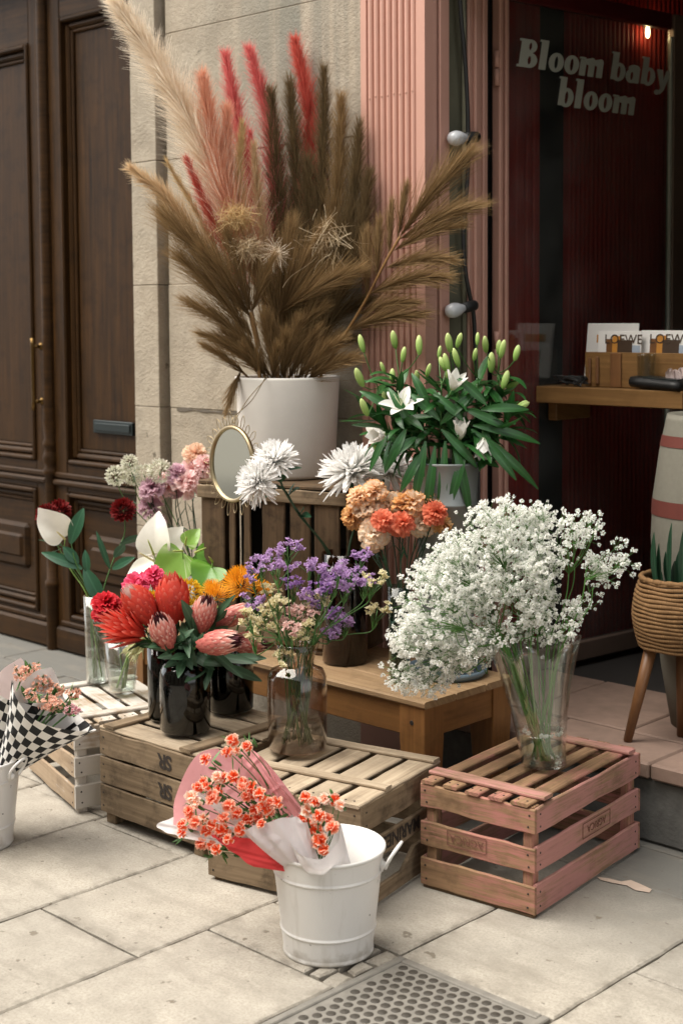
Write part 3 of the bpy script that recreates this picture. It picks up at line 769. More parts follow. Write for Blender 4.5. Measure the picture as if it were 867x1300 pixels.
# doorstep
ds = MB(); box(ds, (-3.199, 3.65, 0), (-.9, 3.729, .205), .012); box(ds, (-3.199, 3.7295, 0), (-1.76, 4.355, .204), .003)
step = ds.build('doorstep', M['step'], shop, smooth=False)
ds = MB()
xs = [-3.198, -2.72, -2.262, -1.78]
for a, b in zip(xs, xs[1:]): box(ds, (a+.003, 3.625, .206), (b-.003, 3.86+U_(-.02, .02), .255+U_(-.003, .002)), .006)
xs = [-3.198, -2.9, -2.50, -2.1, -1.78]
for a, b in zip(xs, xs[1:]): box(ds, (a+.003, 3.885, .206), (b-.003, 4.355, .253+U_(-.003, .002)), .005)
ds.build('threshold_tiles', M['tile'], step, smooth=False)

# festoon light cable with bulbs
cab = thing('festoon_cable', 'black light cable with two unlit frosted bulbs hanging down the doorway jamb', 'string lights', (JX+.03, 3.89, 1.0))
YC = 3.905
def jx(x_, y_, o=.03):
    d = ray(x_, y_); t = (JX+o)/d.x; return CO+d*t
cm = MB(); tube(cm, [jx(*p) for p in ((581, -40), (585, 20), (591, 90), (594, 165), (593, 230), (588, 290), (590, 340), (598, 385), (601, 400), (603, 440), (606, 520), (607, 640), (606, 760))], .0075, 8, smooth_n=48)
cm.build('cable', M['cable'], cab)
for (sx_, sy_, bx, by) in ((603, 174, 571, 176), (600, 388, 568, 396)):
    a, b = jx(sx_, sy_, .035), jx(bx, by, .035); ax = (b-a).normalized(); L = (b-a).length
    s_ = MB(); lathe(s_, [(.001, -.012), (.018, -.01), (.02, 0), (.019, L*.38), (.015, L*.4)], a, 16, axis=ax); so = s_.build('lamp_holder', M['cable'], cab)
    s_ = MB(); lathe(s_, [(.012, L*.36), (.016, L*.45), (.024, L*.62), (.027, L*.78), (.022, L*.93), (.012, L*.99), (.001, L)], a, 18, axis=ax); s_.build('bulb', M['bulb'], so)
# hanging lamp inside the shop
lp = DP(DL(828, 40, -.03)[0], DL(828, 40, -.03)[1], -.055)
lampo = thing('pendant_lamp', 'small glowing warm bulb seen through the top of the glass door', 'lamp', lp)
q = NT('warm bulb'); q.b.inputs['Emission Color'].default_value = (1, .72, .35, 1); q.b.inputs['Emission Strength'].default_value = 9; M['glow'] = q.m
s_ = MB(); lathe(s_, [(.001, -.022), (.006, -.018), (.009, 0), (.006, .02), (.003, .026)], lp, 12); s_.build('bulb', M['glow'], lampo)
s_ = MB(); tube(s_, [lp+V((0, 0, .026)), lp+V((0, 0, .5))], .003, 6); lathe(s_, [(.007, .022), (.008, .03), (.008, .05), (.003, .055)], lp, 10); s_.build('cord', M['cable'], lampo)

# ---------------------------------------------------------------- shop shelf and what lies on it
SY = 4.28
a, b = WY(672, 487, SY), WY(866, 500, SY)
sz = (a.z+b.z)/2; sx0, sx1 = a.x+.03, b.x
shelf = thing('counter_shelf', 'brown varnished wooden counter board across the doorway', 'shelf', ((sx0+sx1)/2, SY+.15, sz-.06))
s_ = MB(); plank(s_, (sx0, SY+.15, sz-.031), (sx1, SY+.15, sz-.031), V((0, .30, 0)), V((0, 0, .062)), 10, .0008); s_.build('board', M['shelf'], shelf, smooth=False)
s_ = MB(); box(s_, (sx0+.01, SY+.06, sz-.13), (sx0+.05, SY+.28, sz-.063), .003); s_.build('bracket', M['shelf'], shelf, smooth=False)
s_ = MB(); box(s_, (sx1-.1, SY+.2, .25), (sx1-.06, SY+.24, sz-.063), .003); s_.build('support_post', M['shelf'], shelf, smooth=False)
def SH(x_, y_, dy=0.05): return WY(x_, y_, SY+dy)
# wooden card box
bx0, bx1 = SH(742, 470, .07).x, SH(884, 470, .07).x; bzt = SH(760, 447, .07).z
cbx = thing('card_box', 'small wooden box on the counter holding magazines', 'box', ((bx0+bx1)/2, SY+.15, sz))
s_ = MB(); box(s_, (bx0, SY+.07, sz+.001), (bx1, SY+.083, bzt), .002); s_.build('front_board', M['shelf'], cbx, smooth=False)
s_ = MB(); box(s_, (bx0, SY+.0835, sz+.001), (bx0+.012, SY+.245, bzt-.001), .002); box(s_, (bx1-.012, SY+.0835, sz+.001), (bx1, SY+.245, bzt-.001), .002); box(s_, (bx0, SY+.2455, sz+.001), (bx1, SY+.258, bzt), .002); box(s_, (bx0+.0125, SY+.0835, sz+.001), (bx1-.0125, SY+.245, sz+.01), .001); s_.build('side_board', M['shelf'], cbx, smooth=False)
s_ = MB(); xa = SH(775, 470, .068).x; box(s_, (xa, SY+.062, sz+.0015), (xa+.045, SY+.0695, bzt-.002), .002); box(s_, (bx0+.018, SY+.0585, sz+.01), (bx0+.03, SY+.0695, bzt-.02), .004); box(s_, (bx0+.05, SY+.0585, sz+.01), (bx0+.064, SY+.0695, bzt-.015), .004); s_.build('batten', M['legwood'], cbx, smooth=False)
def mag(label, xl, xr, ytop, dy, lean, cover):
    a, b = SH(xl, ytop, dy), SH(xr, ytop+3, dy); w = b.x-a.x; o = V((a.x, SY+dy, sz+.02)); h = a.z-sz-.02
    X = V((1, 0, 0)); Yv = V((0, lean, 1)).normalized(); Z = X.cross(Yv)
    t = thing('magazine', label, 'magazine', o, 'magazines standing in the wooden box')
    Mx = Matrix((X, Yv, Z)).transposed().to_4x4(); Mx.translation = o
    s_ = MB(); box(s_, (0, 0, -.004), (w, h, 0), .001, M=Mx); s_.build('pages', M['paperwhite'], t, smooth=False)
    c_ = MB(); mats = [M['pbrown'], M['porange'], M['pblue'], M['pdark'], M['pteal'], M['polive']]
    if cover == 1:
        for u0, u1, v0, v1, mi in ((.20, .44, .30, .84, 0), (.34, .52, .50, .90, 1), (.46, .80, .30, .82, 3), (.74, .98, .30, .72, 2)):
            box(c_, (w*u0, h*v0, .0002+.0002*mi), (w*u1, h*v1, .0006+.0002*mi), .0001, mi, Mx)
        put_text(c_, 'LOEWE', h*.26, o+X*w*.60+Yv*h*.84+Z*.0022, X, Yv, 3, extrude=.0002)
    else:
        for u0, u1, mi in ((.2, .42, 1), (.42, .75, 5), (.75, .92, 4)): box(c_, (w*u0, h*.66, .0004), (w*u1, h*.80, .0008), .0001, mi, Mx)
    c_.build('cover_print', mats, t, smooth=False); return t
for n_, c_ in (('pbrown', (.17, .07, .02)), ('porange', (.55, .24, .04)), ('pblue', (.36, .42, .50)), ('pdark', (.06, .035, .02)), ('pteal', (.04, .12, .13)), ('polive', (.34, .34, .14))): M[n_] = plain('print '+n_[1:], c_, .5, var=.25, sc=22)
mag('white magazine with an orange to green colour bar, tallest in the wooden box', 741, 806, 410, .16, .12, 2)
mag('magazine with black capital letters over a brown picture, left of its twin in the box', 757, 812, 420, .105, .06, 1)
mag('magazine with black capital letters over a brown picture, right of its twin in the box', 810, 872, 419, .125, .10, 1)
# crystal tumbler, card terminal, cables, tissue
c = SH(822, 478, .05); c.z = sz+.001
s_ = MB(); r = .034; hgt = SH(822, 449, .05).z-sz
lathe(s_, [(.001, 0), (r*.7, 0), (r*.85, hgt*.25), (r, hgt*.95), (r*.97, hgt), (r*.9, hgt*.95), (r*.75, hgt*.2), (.001, .01)], c+V((0, -.012, 0)), 24, mod=lambda r_, z, a: (r_*(1+.05*math.cos(9*a+z*160)), z))
tag(s_.build('crystal_tumbler', M['crystal'], origin=c, smooth=False), 'small cut crystal tumbler in front of the wooden box', 'glass')
c = SH(828, 489, .02); ct = thing('card_terminal', 'black handheld payment terminal lying on the counter', 'card reader', (c.x, c.y, sz))
s_ = MB(); A = V((c.x-.085, SY+.035, sz+.028)); B = V((c.x+.12, SY+.02, sz+.018))
plank(s_, A, B, V((0, .07, .004)), V((0, -.002, .036)), 6, .0002, c=.012); s_.build('body', M['cable'], ct)
s_ = MB(); plank(s_, A.lerp(B, .25)+V((0, 0, .020)), A.lerp(B, .96)+V((0, 0, .020)), V((0, .05, .003)), V((0, 0, .004)), 4, .0001, c=.001); s_.build('screen', M['slotmetal'], ct, smooth=False)
s_ = MB(); c = SH(730, 484, .05)
for k in range(9):
    p = [V((c.x+U_(-.09, .06), SY+U_(.02, .10), sz+U_(.004, .02)+(.02 if j in (1, 2) else 0))) for j in range(5)]
    tube(s_, p, .0032, 6, smooth_n=18)
tag(s_.build('coiled_cable', M['cable'], origin=(c.x, SY+.06, sz)), 'tangle of thin black wires left of the wooden box', 'wires')
s_ = MB(); c = SH(858, 478, .04); c.z = sz
for k in range(5): petal(s_, c+V((k*.012-.02, -.01+.004*k, .012)), (U_(-.2, .2), .0, 1), (0, -1, 0), U_(.05, .07), .035, 'strap', .3, .2, .006, 4, 4)
tag(s_.build('paper_napkin', M['palepink'], origin=c), 'crumpled pale pink paper napkins beside the card reader', 'napkins')

# tall banded floor vase under the counter
c = WY(905, 700, 4.12); c = V((c.x, 4.12, .255))
def rz(y_): return WY(860, y_, 3.98).z-.255
fv = thing('floor_vase', 'tall cream floor vase with brick red bands under the counter', 'vase', c)
prof = [(.001, 0), (.13, 0), (.165, .2), (.19, .45), (.20, .62), (.195, .75), (.175, .90), (.155, 1.0), (.150, 1.02), (.14, 1.0)]
s_ = MB(); lathe(s_, prof, c, 40); s_.build('body', M['cream'], fv)
def rad_at(z):
    for (r0_, z0), (r1_, z1) in zip(prof, prof[1:]):
        if z0 <= z <= z1: return r0_+(r1_-r0_)*(z-z0)/(z1-z0+1e-9)
    return .15
for y0, y1 in ((636, 656), (554, 568)):
    z1, z0 = rz(y0), rz(y1); s_ = MB(); lathe(s_, [(rad_at(z)+.0022, z) for z in (z0, (z0*2+z1)/3, (z0+2*z1)/3, z1)], c, 40); s_.build('band', M['redband'], fv)

# rush basket planter on legs, with snake plant
bc = WY(866, 800, 3.90); bc = V((bc.x, 3.90, .255))
bz0 = WY(862, 833, 3.78).z-.255; bz1 = WY(862, 745, 3.76).z-.255
pln = thing('basket_planter', 'woven rush basket planter on three splayed wooden legs in the doorway', 'planter', bc)
s_ = MB(); H_ = bz1-bz0; rows = 17
def brad(u): return .118+.040*math.sin(PI*min(1, u*.72+.10))-.012*u if u > .0 else .11
for i in range(rows):
    u = (i+.5)/rows; r = brad(u); th = H_/rows*.52
    pts = [bc+V((math.cos(a)*r, math.sin(a)*r, bz0+u*H_+.0015*math.sin(a*7+i))) for a in [2*PI*k/44 for k in range(45)]]
    tube(s_, pts, lambda q, th=th: th*(1+.10*math.sin(q*2*PI*46+i)), 7, cap=False)
s_.build('basket', M['rush'], pln)
s_ = MB(); pts = [bc+V((math.cos(a)*(brad(1)+.002), math.sin(a)*(brad(1)+.002), bz1)) for a in [2*PI*k/60 for k in range(61)]]
tube(s_, pts, lambda q: .0085*(1+.2*math.sin(q*2*PI*40)), 8, cap=False); s_.build('rim', M['rush'], pln)
s_ = MB(); lathe(s_, [(.001, bz1-.03), (.12, bz1-.03)], bc, 24); s_.build('soil', M['soil'], pln)
for (lx_, ly_) in ((796, 941), (864, 934), (None, None)):
    f_ = G(lx_, ly_, .256) if lx_ else V((bc.x*2+.28-.0, bc.y-.10, .256)) - V((bc.x, 0, 0))
    if lx_ is None: f_ = V((bc.x+.15, bc.y-.06, .256))
    t_ = bc+V((f_.x-bc.x, f_.y-bc.y, 0))*.55+V((0, 0, bz0+.02)); s_ = MB(); tube(s_, [t_, t_.lerp(f_, .5), f_], [.021, .0135], 12); s_.build('leg', M['legwood'], pln)
sn = thing('snake_plant', 'dark green upright snake plant growing in the rush basket', 'plant', bc+V((0, 0, bz1-.03)))
s_ = MB()
for (x_, y_) in ((828, 676), (836, 690), (850, 664), (861, 700), (868, 668), (846, 700), (878, 660), (832, 715), (856, 712)):
    top = WY(x_, y_, 3.88+U_(-.04, .04)); b_ = V((bc.x+(top.x-bc.x)*.8, top.y, bc.z+bz1-.035)); petal(s_, b_, top-b_, (U_(-.5, .5), -1, 0), (top-b_).length, .026, 'lance', U_(-.1, .1), .5, 0, 6, 2)
s_.build('leaf', M['snake'], sn)

# ---------------------------------------------------------------- house across the narrow street, behind the viewer (fills the mirror and the glass)
opp = thing('street_house', 'plain grey stone house across the narrow street with shuttered windows', 'building', (-3, -4.6, 0))
ob_ = MB(); box(ob_, (-16, -5.4, 0), (10, -4.6, 8.6), .02); ob_.build('wall', M['stone'], opp, smooth=False)
for i in range(9):
    for z0, z1 in ((.25, 2.7), (3.6, 5.6), (6.4, 8.0)):
        ob_ = MB(); x_ = -14.4+i*2.7; box(ob_, (x_, -4.62, z0), (x_+1.1, -4.585, z1), .01); ob_.build('shutter', M['render_grey'], opp, smooth=False)

# ================================================================== CRATES, TABLE
def nails(mb, pts, nrm, mi):
    for p in pts: lathe(mb, [(.0032, 0), (.0026, .0012), (.0004, .0014)], p, 7, mi, axis=nrm)
def crate(name, label, corner, ang, lx, ly, front, side, mats, slats, battens, post=.032, leg0=.0, topz=.315, t=.011, extra=None, z_base=0.0, swap=False):
    """front/side: list of (z0,z1) boards; slats: list of (x0,x1) running in depth; battens: list of (y0,y1) running across"""
    c_, s_ = math.cos(ang), math.sin(ang)
    X, Y = V((c_, s_, 0)), V((-s_, c_, 0)); O = V((corner[0], corner[1], z_base))
    def W(x, y, z): return O+X*x+Y*y+V((0, 0, z))
    th = thing(name, label, 'crate', W(lx/2, ly/2, 0), 'wooden crates under the flowers')
    bt = .0105 if battens else 0; st = .0095; bz = topz-bt-st           # underside of slats
    f = MB(); r = MB(); sd = MB()
    for z0, z1 in front:
        h = z1-z0
        plank(f, W(-.0, t/2, (z0+z1)/2), W(lx+.0, t/2, (z0+z1)/2), V((0, 0, h)), Y*t, 12, .0016)
        plank(r, W(-.0, ly-t/2, (z0+z1)/2), W(lx, ly-t/2, (z0+z1)/2), V((0, 0, h)), Y*t, 8, .0016)
        nails(f, [W(x+U_(-.004, .004), -.0004, z0+h*k) for x in (.018, lx-.018) for k in (.25, .72)], -Y, 1)
    fo = f.build('front_boards', [mats[0], M['nail']], th, smooth=False); r.build('back_boards', mats[0], th, smooth=False)
    for xx, sgn in ((t/2, -1), (lx-t/2, 1)):
        sd = MB()
        for z0, z1 in side:
            h = z1-z0
            if extra == 'notch' and sgn == 1 and z0 < .05:
                # board with a scooped hand hole in its upper edge
                n = 30; ya, yb = t+.0006, ly-t-.0006; top = []
                for i in range(n+1):
                    y = ya+(yb-ya)*i/n; u = (y-ly*.02)/(ly*.62); d = 0
                    if 0 < u < 1: d = .048*(min(1, min(u, 1-u)*4.5))**.8*(1 if .2 < u < .8 else 1)
                    top.append((y, z1-d))
                for i in range(n):
                    (y0, a0), (y1, a1) = top[i], top[i+1]
                    vs = [W(xx-t/2, y0, z0), W(xx+t/2, y0, z0), W(xx+t/2, y0, a0), W(xx-t/2, y0, a0), W(xx-t/2, y1, z0), W(xx+t/2, y1, z0), W(xx+t/2, y1, a1), W(xx-t/2, y1, a1)]
                    ws = [(y, z, 3.1) for y, z in ((y0, z0), (y0, z0), (y0, a0), (y0, a0), (y1, z0), (y1, z0), (y1, a1), (y1, a1))]
                    fs = [(1, 5, 6, 2), (4, 0, 3, 7), (3, 2, 6, 7), (0, 4, 5, 1)]
                    if i == 0: fs.append((0, 1, 2, 3))
                    if i == n-1: fs.append((5, 4, 7, 6))
                    sd.add(vs, fs, 0, .1, ws)
            else:
                plank(sd, W(xx, t+.0006, (z0+z1)/2), W(xx, ly-t-.0006, (z0+z1)/2), V((0, 0, h)), X*t, 12, .0016)
            nails(sd, [W(xx+sgn*t/2, y, z0+h*k) for y in (.03, ly-.03) for k in (.25, .72)], X*sgn, 1)
        sd.build('side_boards', [mats[1], M['nail']], th, smooth=False)
    for i, (x, y) in enumerate(((t+.0008, t+.0008), (lx-t-post-.0008, t+.0008), (t+.0008, ly-t-post-.0008), (lx-t-post-.0008, ly-t-post-.0008))):
        p = MB(); plank(p, W(x+post/2, y+post/2, leg0), W(x+post/2, y+post/2, bz-.001), X*post, Y*post, 4, .0008); p.build('corner_post', mats[0], th, smooth=False)
    s = MB()
    for x0, x1 in slats:
        e = U_(-.004, .006); m_ = (x0+x1)/2; zz = bz+st/2+U_(0, .0012)
        if swap: plank(s, W(-.004-e, m_, zz), W(lx+.003, m_+U_(-.003, .003), zz), Y*(x1-x0), V((0, 0, st)), 10, .0014)
        else: plank(s, W(m_, -.004-e, zz), W(m_+U_(-.003, .003), ly+.002, zz), X*(x1-x0), V((0, 0, st)), 10, .0014); nails(s, [W(m_+dx, .02, bz+st+.0008) for dx in (-.015, .012)], (0, 0, 1), 1)
    s.build('top_slats', [mats[2], M['nail']], th, smooth=False)
    for k in battens:
        y0, y1 = k[:2]; L_ = ly if swap else lx; xa, xb = (k[2], k[3]) if len(k) > 2 else (-.002, L_+.002); b = MB(); zz = topz-bt/2+.0012; xa += U_(-.004, .004)
        if swap: plank(b, W((y0+y1)/2, xa, zz), W((y0+y1)/2, xb, zz), X*(y1-y0), V((0, 0, bt)), 12, .0016)
        else: plank(b, W(xa, (y0+y1)/2, zz), W(xb, (y0+y1)/2, zz), Y*(y1-y0), V((0, 0, bt)), 12, .0016)
        b.build('batten', mats[3], th, smooth=False)
    return th, fo, W, X, Y

CB, CT, CD, CWm, CTn, CP, CPP = (M[k] for k in ('crate_brown', 'crate_top', 'crate_dark', 'crate_white', 'crate_tan', 'crate_pink', 'crate_pinker'))
def rows(n, w, g, x0): return [(x0+i*(w+g), x0+i*(w+g)+w) for i in range(n)]
# pink stained crate, right
pf, pl_ = G(678, 1168), G(534, 1125.5)
ang = math.atan2(pf.y-pl_.y, pf.x-pl_.x); lxp = (pf-pl_).length
cp, cpf, Wp, Xp, Yp = crate('wooden_crate', 'pink stained slatted crate on the right, below the pleated glass vase', pl_, ang, lxp, .615,
    [(.008, .088), (.122, .190), (.230, .297)], [(.008, .090), (.124, .192), (.226, .298)], (CP, CPP, CP, CPP), [(.004, .046), (.076, .122), (.150, .196), (.224, .268), (.292, .346)], [(.045, .092), (.535, .578), ], topz=.318)
s = MB(); box(s, (.004, .004, .0), (lxp-.004, .022, .0105), .002, M=Matrix.Translation(pl_) @ Matrix.Rotation(ang, 4, 'Z')); s.build('bottom_strip', CD, cp, smooth=False)
def boxed_stamp(par, o, xd, yd, w, h, txt, mat):
    zd = V(xd).cross(V(yd)); st = MB(); o = V(o)+zd*.0018
    put_text(st, txt, h*.72, o+zd*.0003, -V(xd), -V(yd), extrude=.0002)
    for a, b in (((-w/2, -h/2), (w/2, -h/2)), ((w/2, -h/2), (w/2, h/2)), ((w/2, h/2), (-w/2, h/2)), ((-w/2, h/2), (-w/2, -h/2))):
        plank(st, o+xd*a[0]+yd*a[1], o+xd*b[0]+yd*b[1], (yd if a[1] == b[1] else xd)*.0022, zd*.0006, 1, 0, c=.0001)
    st.build('stamp', mat, par, smooth=False)
boxed_stamp(cp, Wp(lxp*.42, -.0005, .163), Xp, V((0, 0, 1)), .125, .042, 'AGRICA', M['stampred'])
boxed_stamp(cp, Wp(lxp+.0005, .34, .162), Yp, V((0, 0, 1)), .16, .042, 'AGRICA', M['stampred'])
# middle crate
m0 = V((-3.036, 2.558, 0)); m1 = V((-2.541, 2.667, 0)); angm = math.atan2(m1.y-m0.y, m1.x-m0.x); lxm = (m1-m0).length
cm_, cmf, Wm, Xm, Ym = crate('wooden_crate', 'brown slatted crate in the middle with a scooped end board, below the pale amber jar', m0, angm, lxm, .445,
    [(.010, .092), (.112, .195), (.214, .297)], [(.010, .100), (.130, .192), (.222, .298)], (CB, CB, CT, CT), rows(5, .083, .021, .006), [(.128, .163), (.402, .442)], extra='notch', topz=.315)
st = MB(); put_text(st, 'MARINES', .052, Wm(lxm+.0018, .215, .163), -Ym, V((0, 0, -1)), extrude=.0002, offset=.0012); st.build('stamp', M['stamp'], cm_, smooth=False)
# left brown crate
l0_ = V((-3.640, 2.627, 0)); angl = math.radians(1.5)
cl, clf, Wl, Xl, Yl = crate('wooden_crate', 'tight boarded brown crate with black end stamps, below the smoky dark jars', l0_, angl, .485, .46,
    [(.034, .122), (.128, .212), (.218, .298)], [(.034, .122), (.128, .212), (.218, .298)], (CB, CB, CT, CB), rows(4, .098, .022, .002), [(.022, .072), (.385, .435)], topz=.318, post=.045, swap=True)
for z in (.258, .168):
    st = MB(); put_text(st, 'SR', .062, Wl(.315, -.0018, z), -Xl, V((0, 0, -1)), extrude=.0002, offset=.002, spacing=.9); st.build('stamp', M['stamp'], cl, smooth=False)
# white washed crate, far left
w0 = G(36, 978); w1 = G(97, 1034); dw = (w0-w1).normalized(); angw = math.atan2(-dw.x, dw.y); lyw = (w1-w0).length
cw, cwf, Ww, Xw, Yw = crate('wooden_crate', 'white washed crate at the left with bare tan long side, below two clear glasses', w1, angw, .385, lyw,
    [(.016, .092), (.118, .185), (.208, .284)], [(.012, .085), (.115, .18), (.205, .275)], (CWm, CTn, CWm, CWm), rows(5, .062, .0185, .002), [(.050, .092), (.44, .482)], topz=.302)
# low table
tb = thing('low_table', 'low honey coloured pine table with worn top behind the crates', 'table', (-3.5, 3.39, 0))
TX0, TX1, TY0, TY1, TZ = -4.24, -2.752, 3.168, 3.612, .44
s = MB(); k = 3; dy = (TY1-TY0)/k
for i in range(k): plank(s, (TX0, TY0+dy*(i+.5), TZ-.011), (TX1, TY0+dy*(i+.5), TZ-.011), V((0, dy-.001, 0)), V((0, 0, .022)), 14, .0006, c=.005)
s.build('tabletop', M['tabletop'], tb, smooth=False)
s = MB()
for y in (TY0+.028, TY1-.028): plank(s, (TX0+.11, y, TZ-.072), (TX1-.105, y, TZ-.072), V((0, 0, .098)), V((0, .02, 0)), 10, .0005)
for x in (TX0+.028, TX1-.028): plank(s, (x, TY0+.10, TZ-.072), (x, TY1-.10, TZ-.072), V((0, 0, .098)), V((.02, 0, 0)), 6, .0005)
s.build('apron', M['table'], tb, smooth=False)
for x, y in ((TX0+.06, TY0+.055), (TX1-.06, TY0+.055), (TX0+.06, TY1-.055), (TX1-.06, TY1-.055)):
    s = MB(); n = 5
    a, b = V((x, y, TZ-.0225)), V((x, y, 0)); vs = []
    for i, (z, r) in enumerate(((TZ-.0225, .050), (TZ-.13, .050), (.0, .037))):
        vs += [(x-r+(.0 if x < -3.5 else (.05-r)), y-r*.9, z), (x+r, y-r*.9, z), (x+r, y+r*.9, z), (x-r+(.0 if x < -3.5 else (.05-r)), y+r*.9, z)]
    ws = [(v[2], v[0]+v[1], x*3) for v in vs]
    s.add(vs, [(i*4+j, i*4+(j+1) % 4, i*4+4+(j+1) % 4, i*4+4+j) for i in (0, 1) for j in range(4)]+[(3, 2, 1, 0)], 0, .1, ws)
    lathe(s, [(.008, 0), (.007, .002), (.0005, .0022)], (x, y-.0455, TZ-.075), 10, 1, axis=(0, -1, 0))
    s.build('leg', [M['table'], M['nail']], tb, smooth=False)
# crate standing on end on the table, under the big pot
PZ = 1.02
ca = WY(252, 606, 3.235); cb_ = WY(440, 612, 3.40); ca.z = cb_.z = TZ+.001
angs = math.atan2(cb_.y-ca.y, cb_.x-ca.x); lxs = (cb_-ca).length; Xs = V((math.cos(angs), math.sin(angs), 0)); Ys = V((-Xs.y, Xs.x, 0)); hs_ = PZ-TZ-.001
def Ws(x, y, z): return ca+Xs*x+Ys*y+V((0, 0, z))
cs = thing('wooden_crate', 'dark old crate standing on end against the wall, carrying the big white pot', 'crate', Ws(lxs/2, .15, 0), 'wooden crates under the flowers')
LY = .27
s = MB()
for z in (hs_-.007, .007, ): plank(s, Ws(0, LY/2, z), Ws(lxs, LY/2, z), Ys*LY, V((0, 0, .013)), 8, .001); s.build('end_board', CD, cs, smooth=False); s = MB()
s = MB()
for x0, x1 in ((.018, .105), (.125, .15), (.185, .215), (.262, .352), (.372, .452), (.468, lxs-.03)):
    if x1 > x0: plank(s, Ws((x0+x1)/2, .006, .0145), Ws((x0+x1)/2, .006, hs_-.04), Xs*(x1-x0), Ys*.010, 8, .0012)
s.build('front_slats', CD, cs, smooth=False)
s = MB(); plank(s, Ws(0, -.004, hs_-.038), Ws(lxs, -.004, hs_-.038), V((0, 0, .045)), Ys*.009, 10, .001); s.build('batten', CB, cs, smooth=False); s = MB(); plank(s, Ws(0, -.004, .05), Ws(lxs, -.004, .05), V((0, 0, .05)), Ys*.009, 10, .001)
s.build('batten', CB, cs, smooth=False)
s = MB()
for x in (.006, lxs-.006): plank(s, Ws(x, LY/2, .0145), Ws(x, LY/2, hs_-.0145), Ys*(LY-.03), Xs*.012, 6, .001); s.build('side_board', CD, cs, smooth=False); s = MB()
s = MB()
for y in (LY-.006,): plank(s, Ws(.013, y, hs_/2), Ws(lxs-.013, y, hs_/2), V((0, 0, hs_-.03)), Ys*.010, 6, .001)
s.build('back_board', M['black'], cs, smooth=False)

# ================================================================== POTS, BUCKETS, VASES
HV = lambda px, py: V((ray(px, py).x, ray(px, py).y, 0)).normalized()
def base(px_, py_, z, r):
    g = G(px_, py_, z); return g+HV(px_, py_)*r
VS = {}
def vase(key, name, label, cat, c, prof, mat, inner=None, water=None, n=40, mod=None, smooth=True, watermat='water', bottom=.006, lean=None):
    def tilt(mb):
        if lean is not None: mb.v = [tuple(V(q)+V(lean)*(q[2]-c[2])) for q in mb.v]
    """prof: outer (r,z) from foot to rim"""
    t = thing(name, label, cat, c)
    s = MB(); ip = inner if inner else [(max(.001, r-.003), max(z, bottom)) for r, z in prof]
    full = [(.001, .001)]+prof+[(r, z) for r, z in ip[::-1]]+[(.001, bottom)]
    lathe(s, full, c, n, mod=mod); tilt(s); s.build('body', mat, t, smooth=smooth)
    def ri(z):
        for (r0_, z0), (r1_, z1) in zip(ip, ip[1:]):
            if z0 <= z <= z1: return r0_+(r1_-r0_)*(z-z0)/(z1-z0+1e-9)
        return ip[-1][0]
    if water:
        zs_ = [bottom+.001+(water-bottom-.001)*k/6 for k in range(7)]
        s = MB(); lathe(s, [(.001, zs_[0])]+[(ri(z)-.0012, z) for z in zs_]+[(.001, water)], c, n, mod=mod); tilt(s); s.build('water', M[watermat], t)
    VS[key] = dict(c=V(c), r=ri(prof[-1][1]), rb=prof[0][0]*.7, h=prof[-1][1], o=t)
    return t
# big white pot
pc = G(366, 611, PZ)+HV(366, 611)*.168
t_ = vase('pot', 'plant_pot', 'big matt white round pot of dried pampas grass on the standing crate', 'pot', pc+V((0, 0, .001)),
     [(.150, 0), (.163, .004), (.170, .016), (.188, .352), (.189, .360)], M['ceramic'], inner=[(.15, .02), (.178, .355), (.181, .361)], n=56)
s = MB(); lathe(s, [(.001, .325), (.172, .322)], pc, 40); s.build('soil', M['soil'], t_)
VS['pot'].update(rb=.10, r=.16)
# sunburst mirror hanging from a cord over the rim of the pot
mc = at(296, 589, 4.72); nrm = V((CO.x-mc.x, CO.y-mc.y, .15)).normalized(); nrm = (Matrix.Rotation(math.radians(-56), 3, 'Z') @ nrm).normalized()
mir = thing('sunburst_mirror', 'round brass framed mirror with wire loops hanging beside the white pot', 'mirror', mc)
A, S, N = frame(nrm, (0, 0, 1)); ppm = FPX/depth(mc); RM = 47/ppm
s = MB(); lathe(s, [(.001, .004), (RM-.006, .004)], mc, 48, axis=nrm); s.build('glass', M['mirror'], mir)
s = MB(); lathe(s, [(RM-.006, .002), (RM-.007, .008), (RM-.003, .012), (RM+.004, .011), (RM+.006, .004), (RM+.004, -.004), (.001, -.005)], mc, 48, axis=nrm); s.build('frame', M['gold'], mir)
s = MB(); nl = 26
for i in range(nl):
    a = 2*PI*i/nl; rd = S*math.cos(a)+N*math.sin(a); tg = N*math.cos(a)-S*math.sin(a)
    L = .040+.012*(i % 2); w_ = .010
    pts = [mc+rd*(RM+.003)-tg*w_*.55, mc+rd*(RM+L*.6)-tg*w_, mc+rd*(RM+L)+A*.003, mc+rd*(RM+L*.6)+tg*w_, mc+rd*(RM+.003)+tg*w_*.55]
    tube(s, pts, .0013, 5, smooth_n=14)
s.build('wire_rays', M['gold'], mir)
s = MB(); topm = mc+N*(RM+.012); rimp = pc+V((0, 0, .365))+(V((topm.x, topm.y, 0))-V((pc.x, pc.y, 0))).normalized()*.192
tube(s, [topm, topm+V((0, 0, .02)), (topm+rimp)/2+S*.012, rimp, rimp+V((-.02, .02, .002))], .0016, 5, smooth_n=20); tube(s, [topm, (topm+rimp)/2-S*.014, rimp+S*.01], .0016, 5, smooth_n=16)
s.build('hanging_cord', M['gold'], mir)
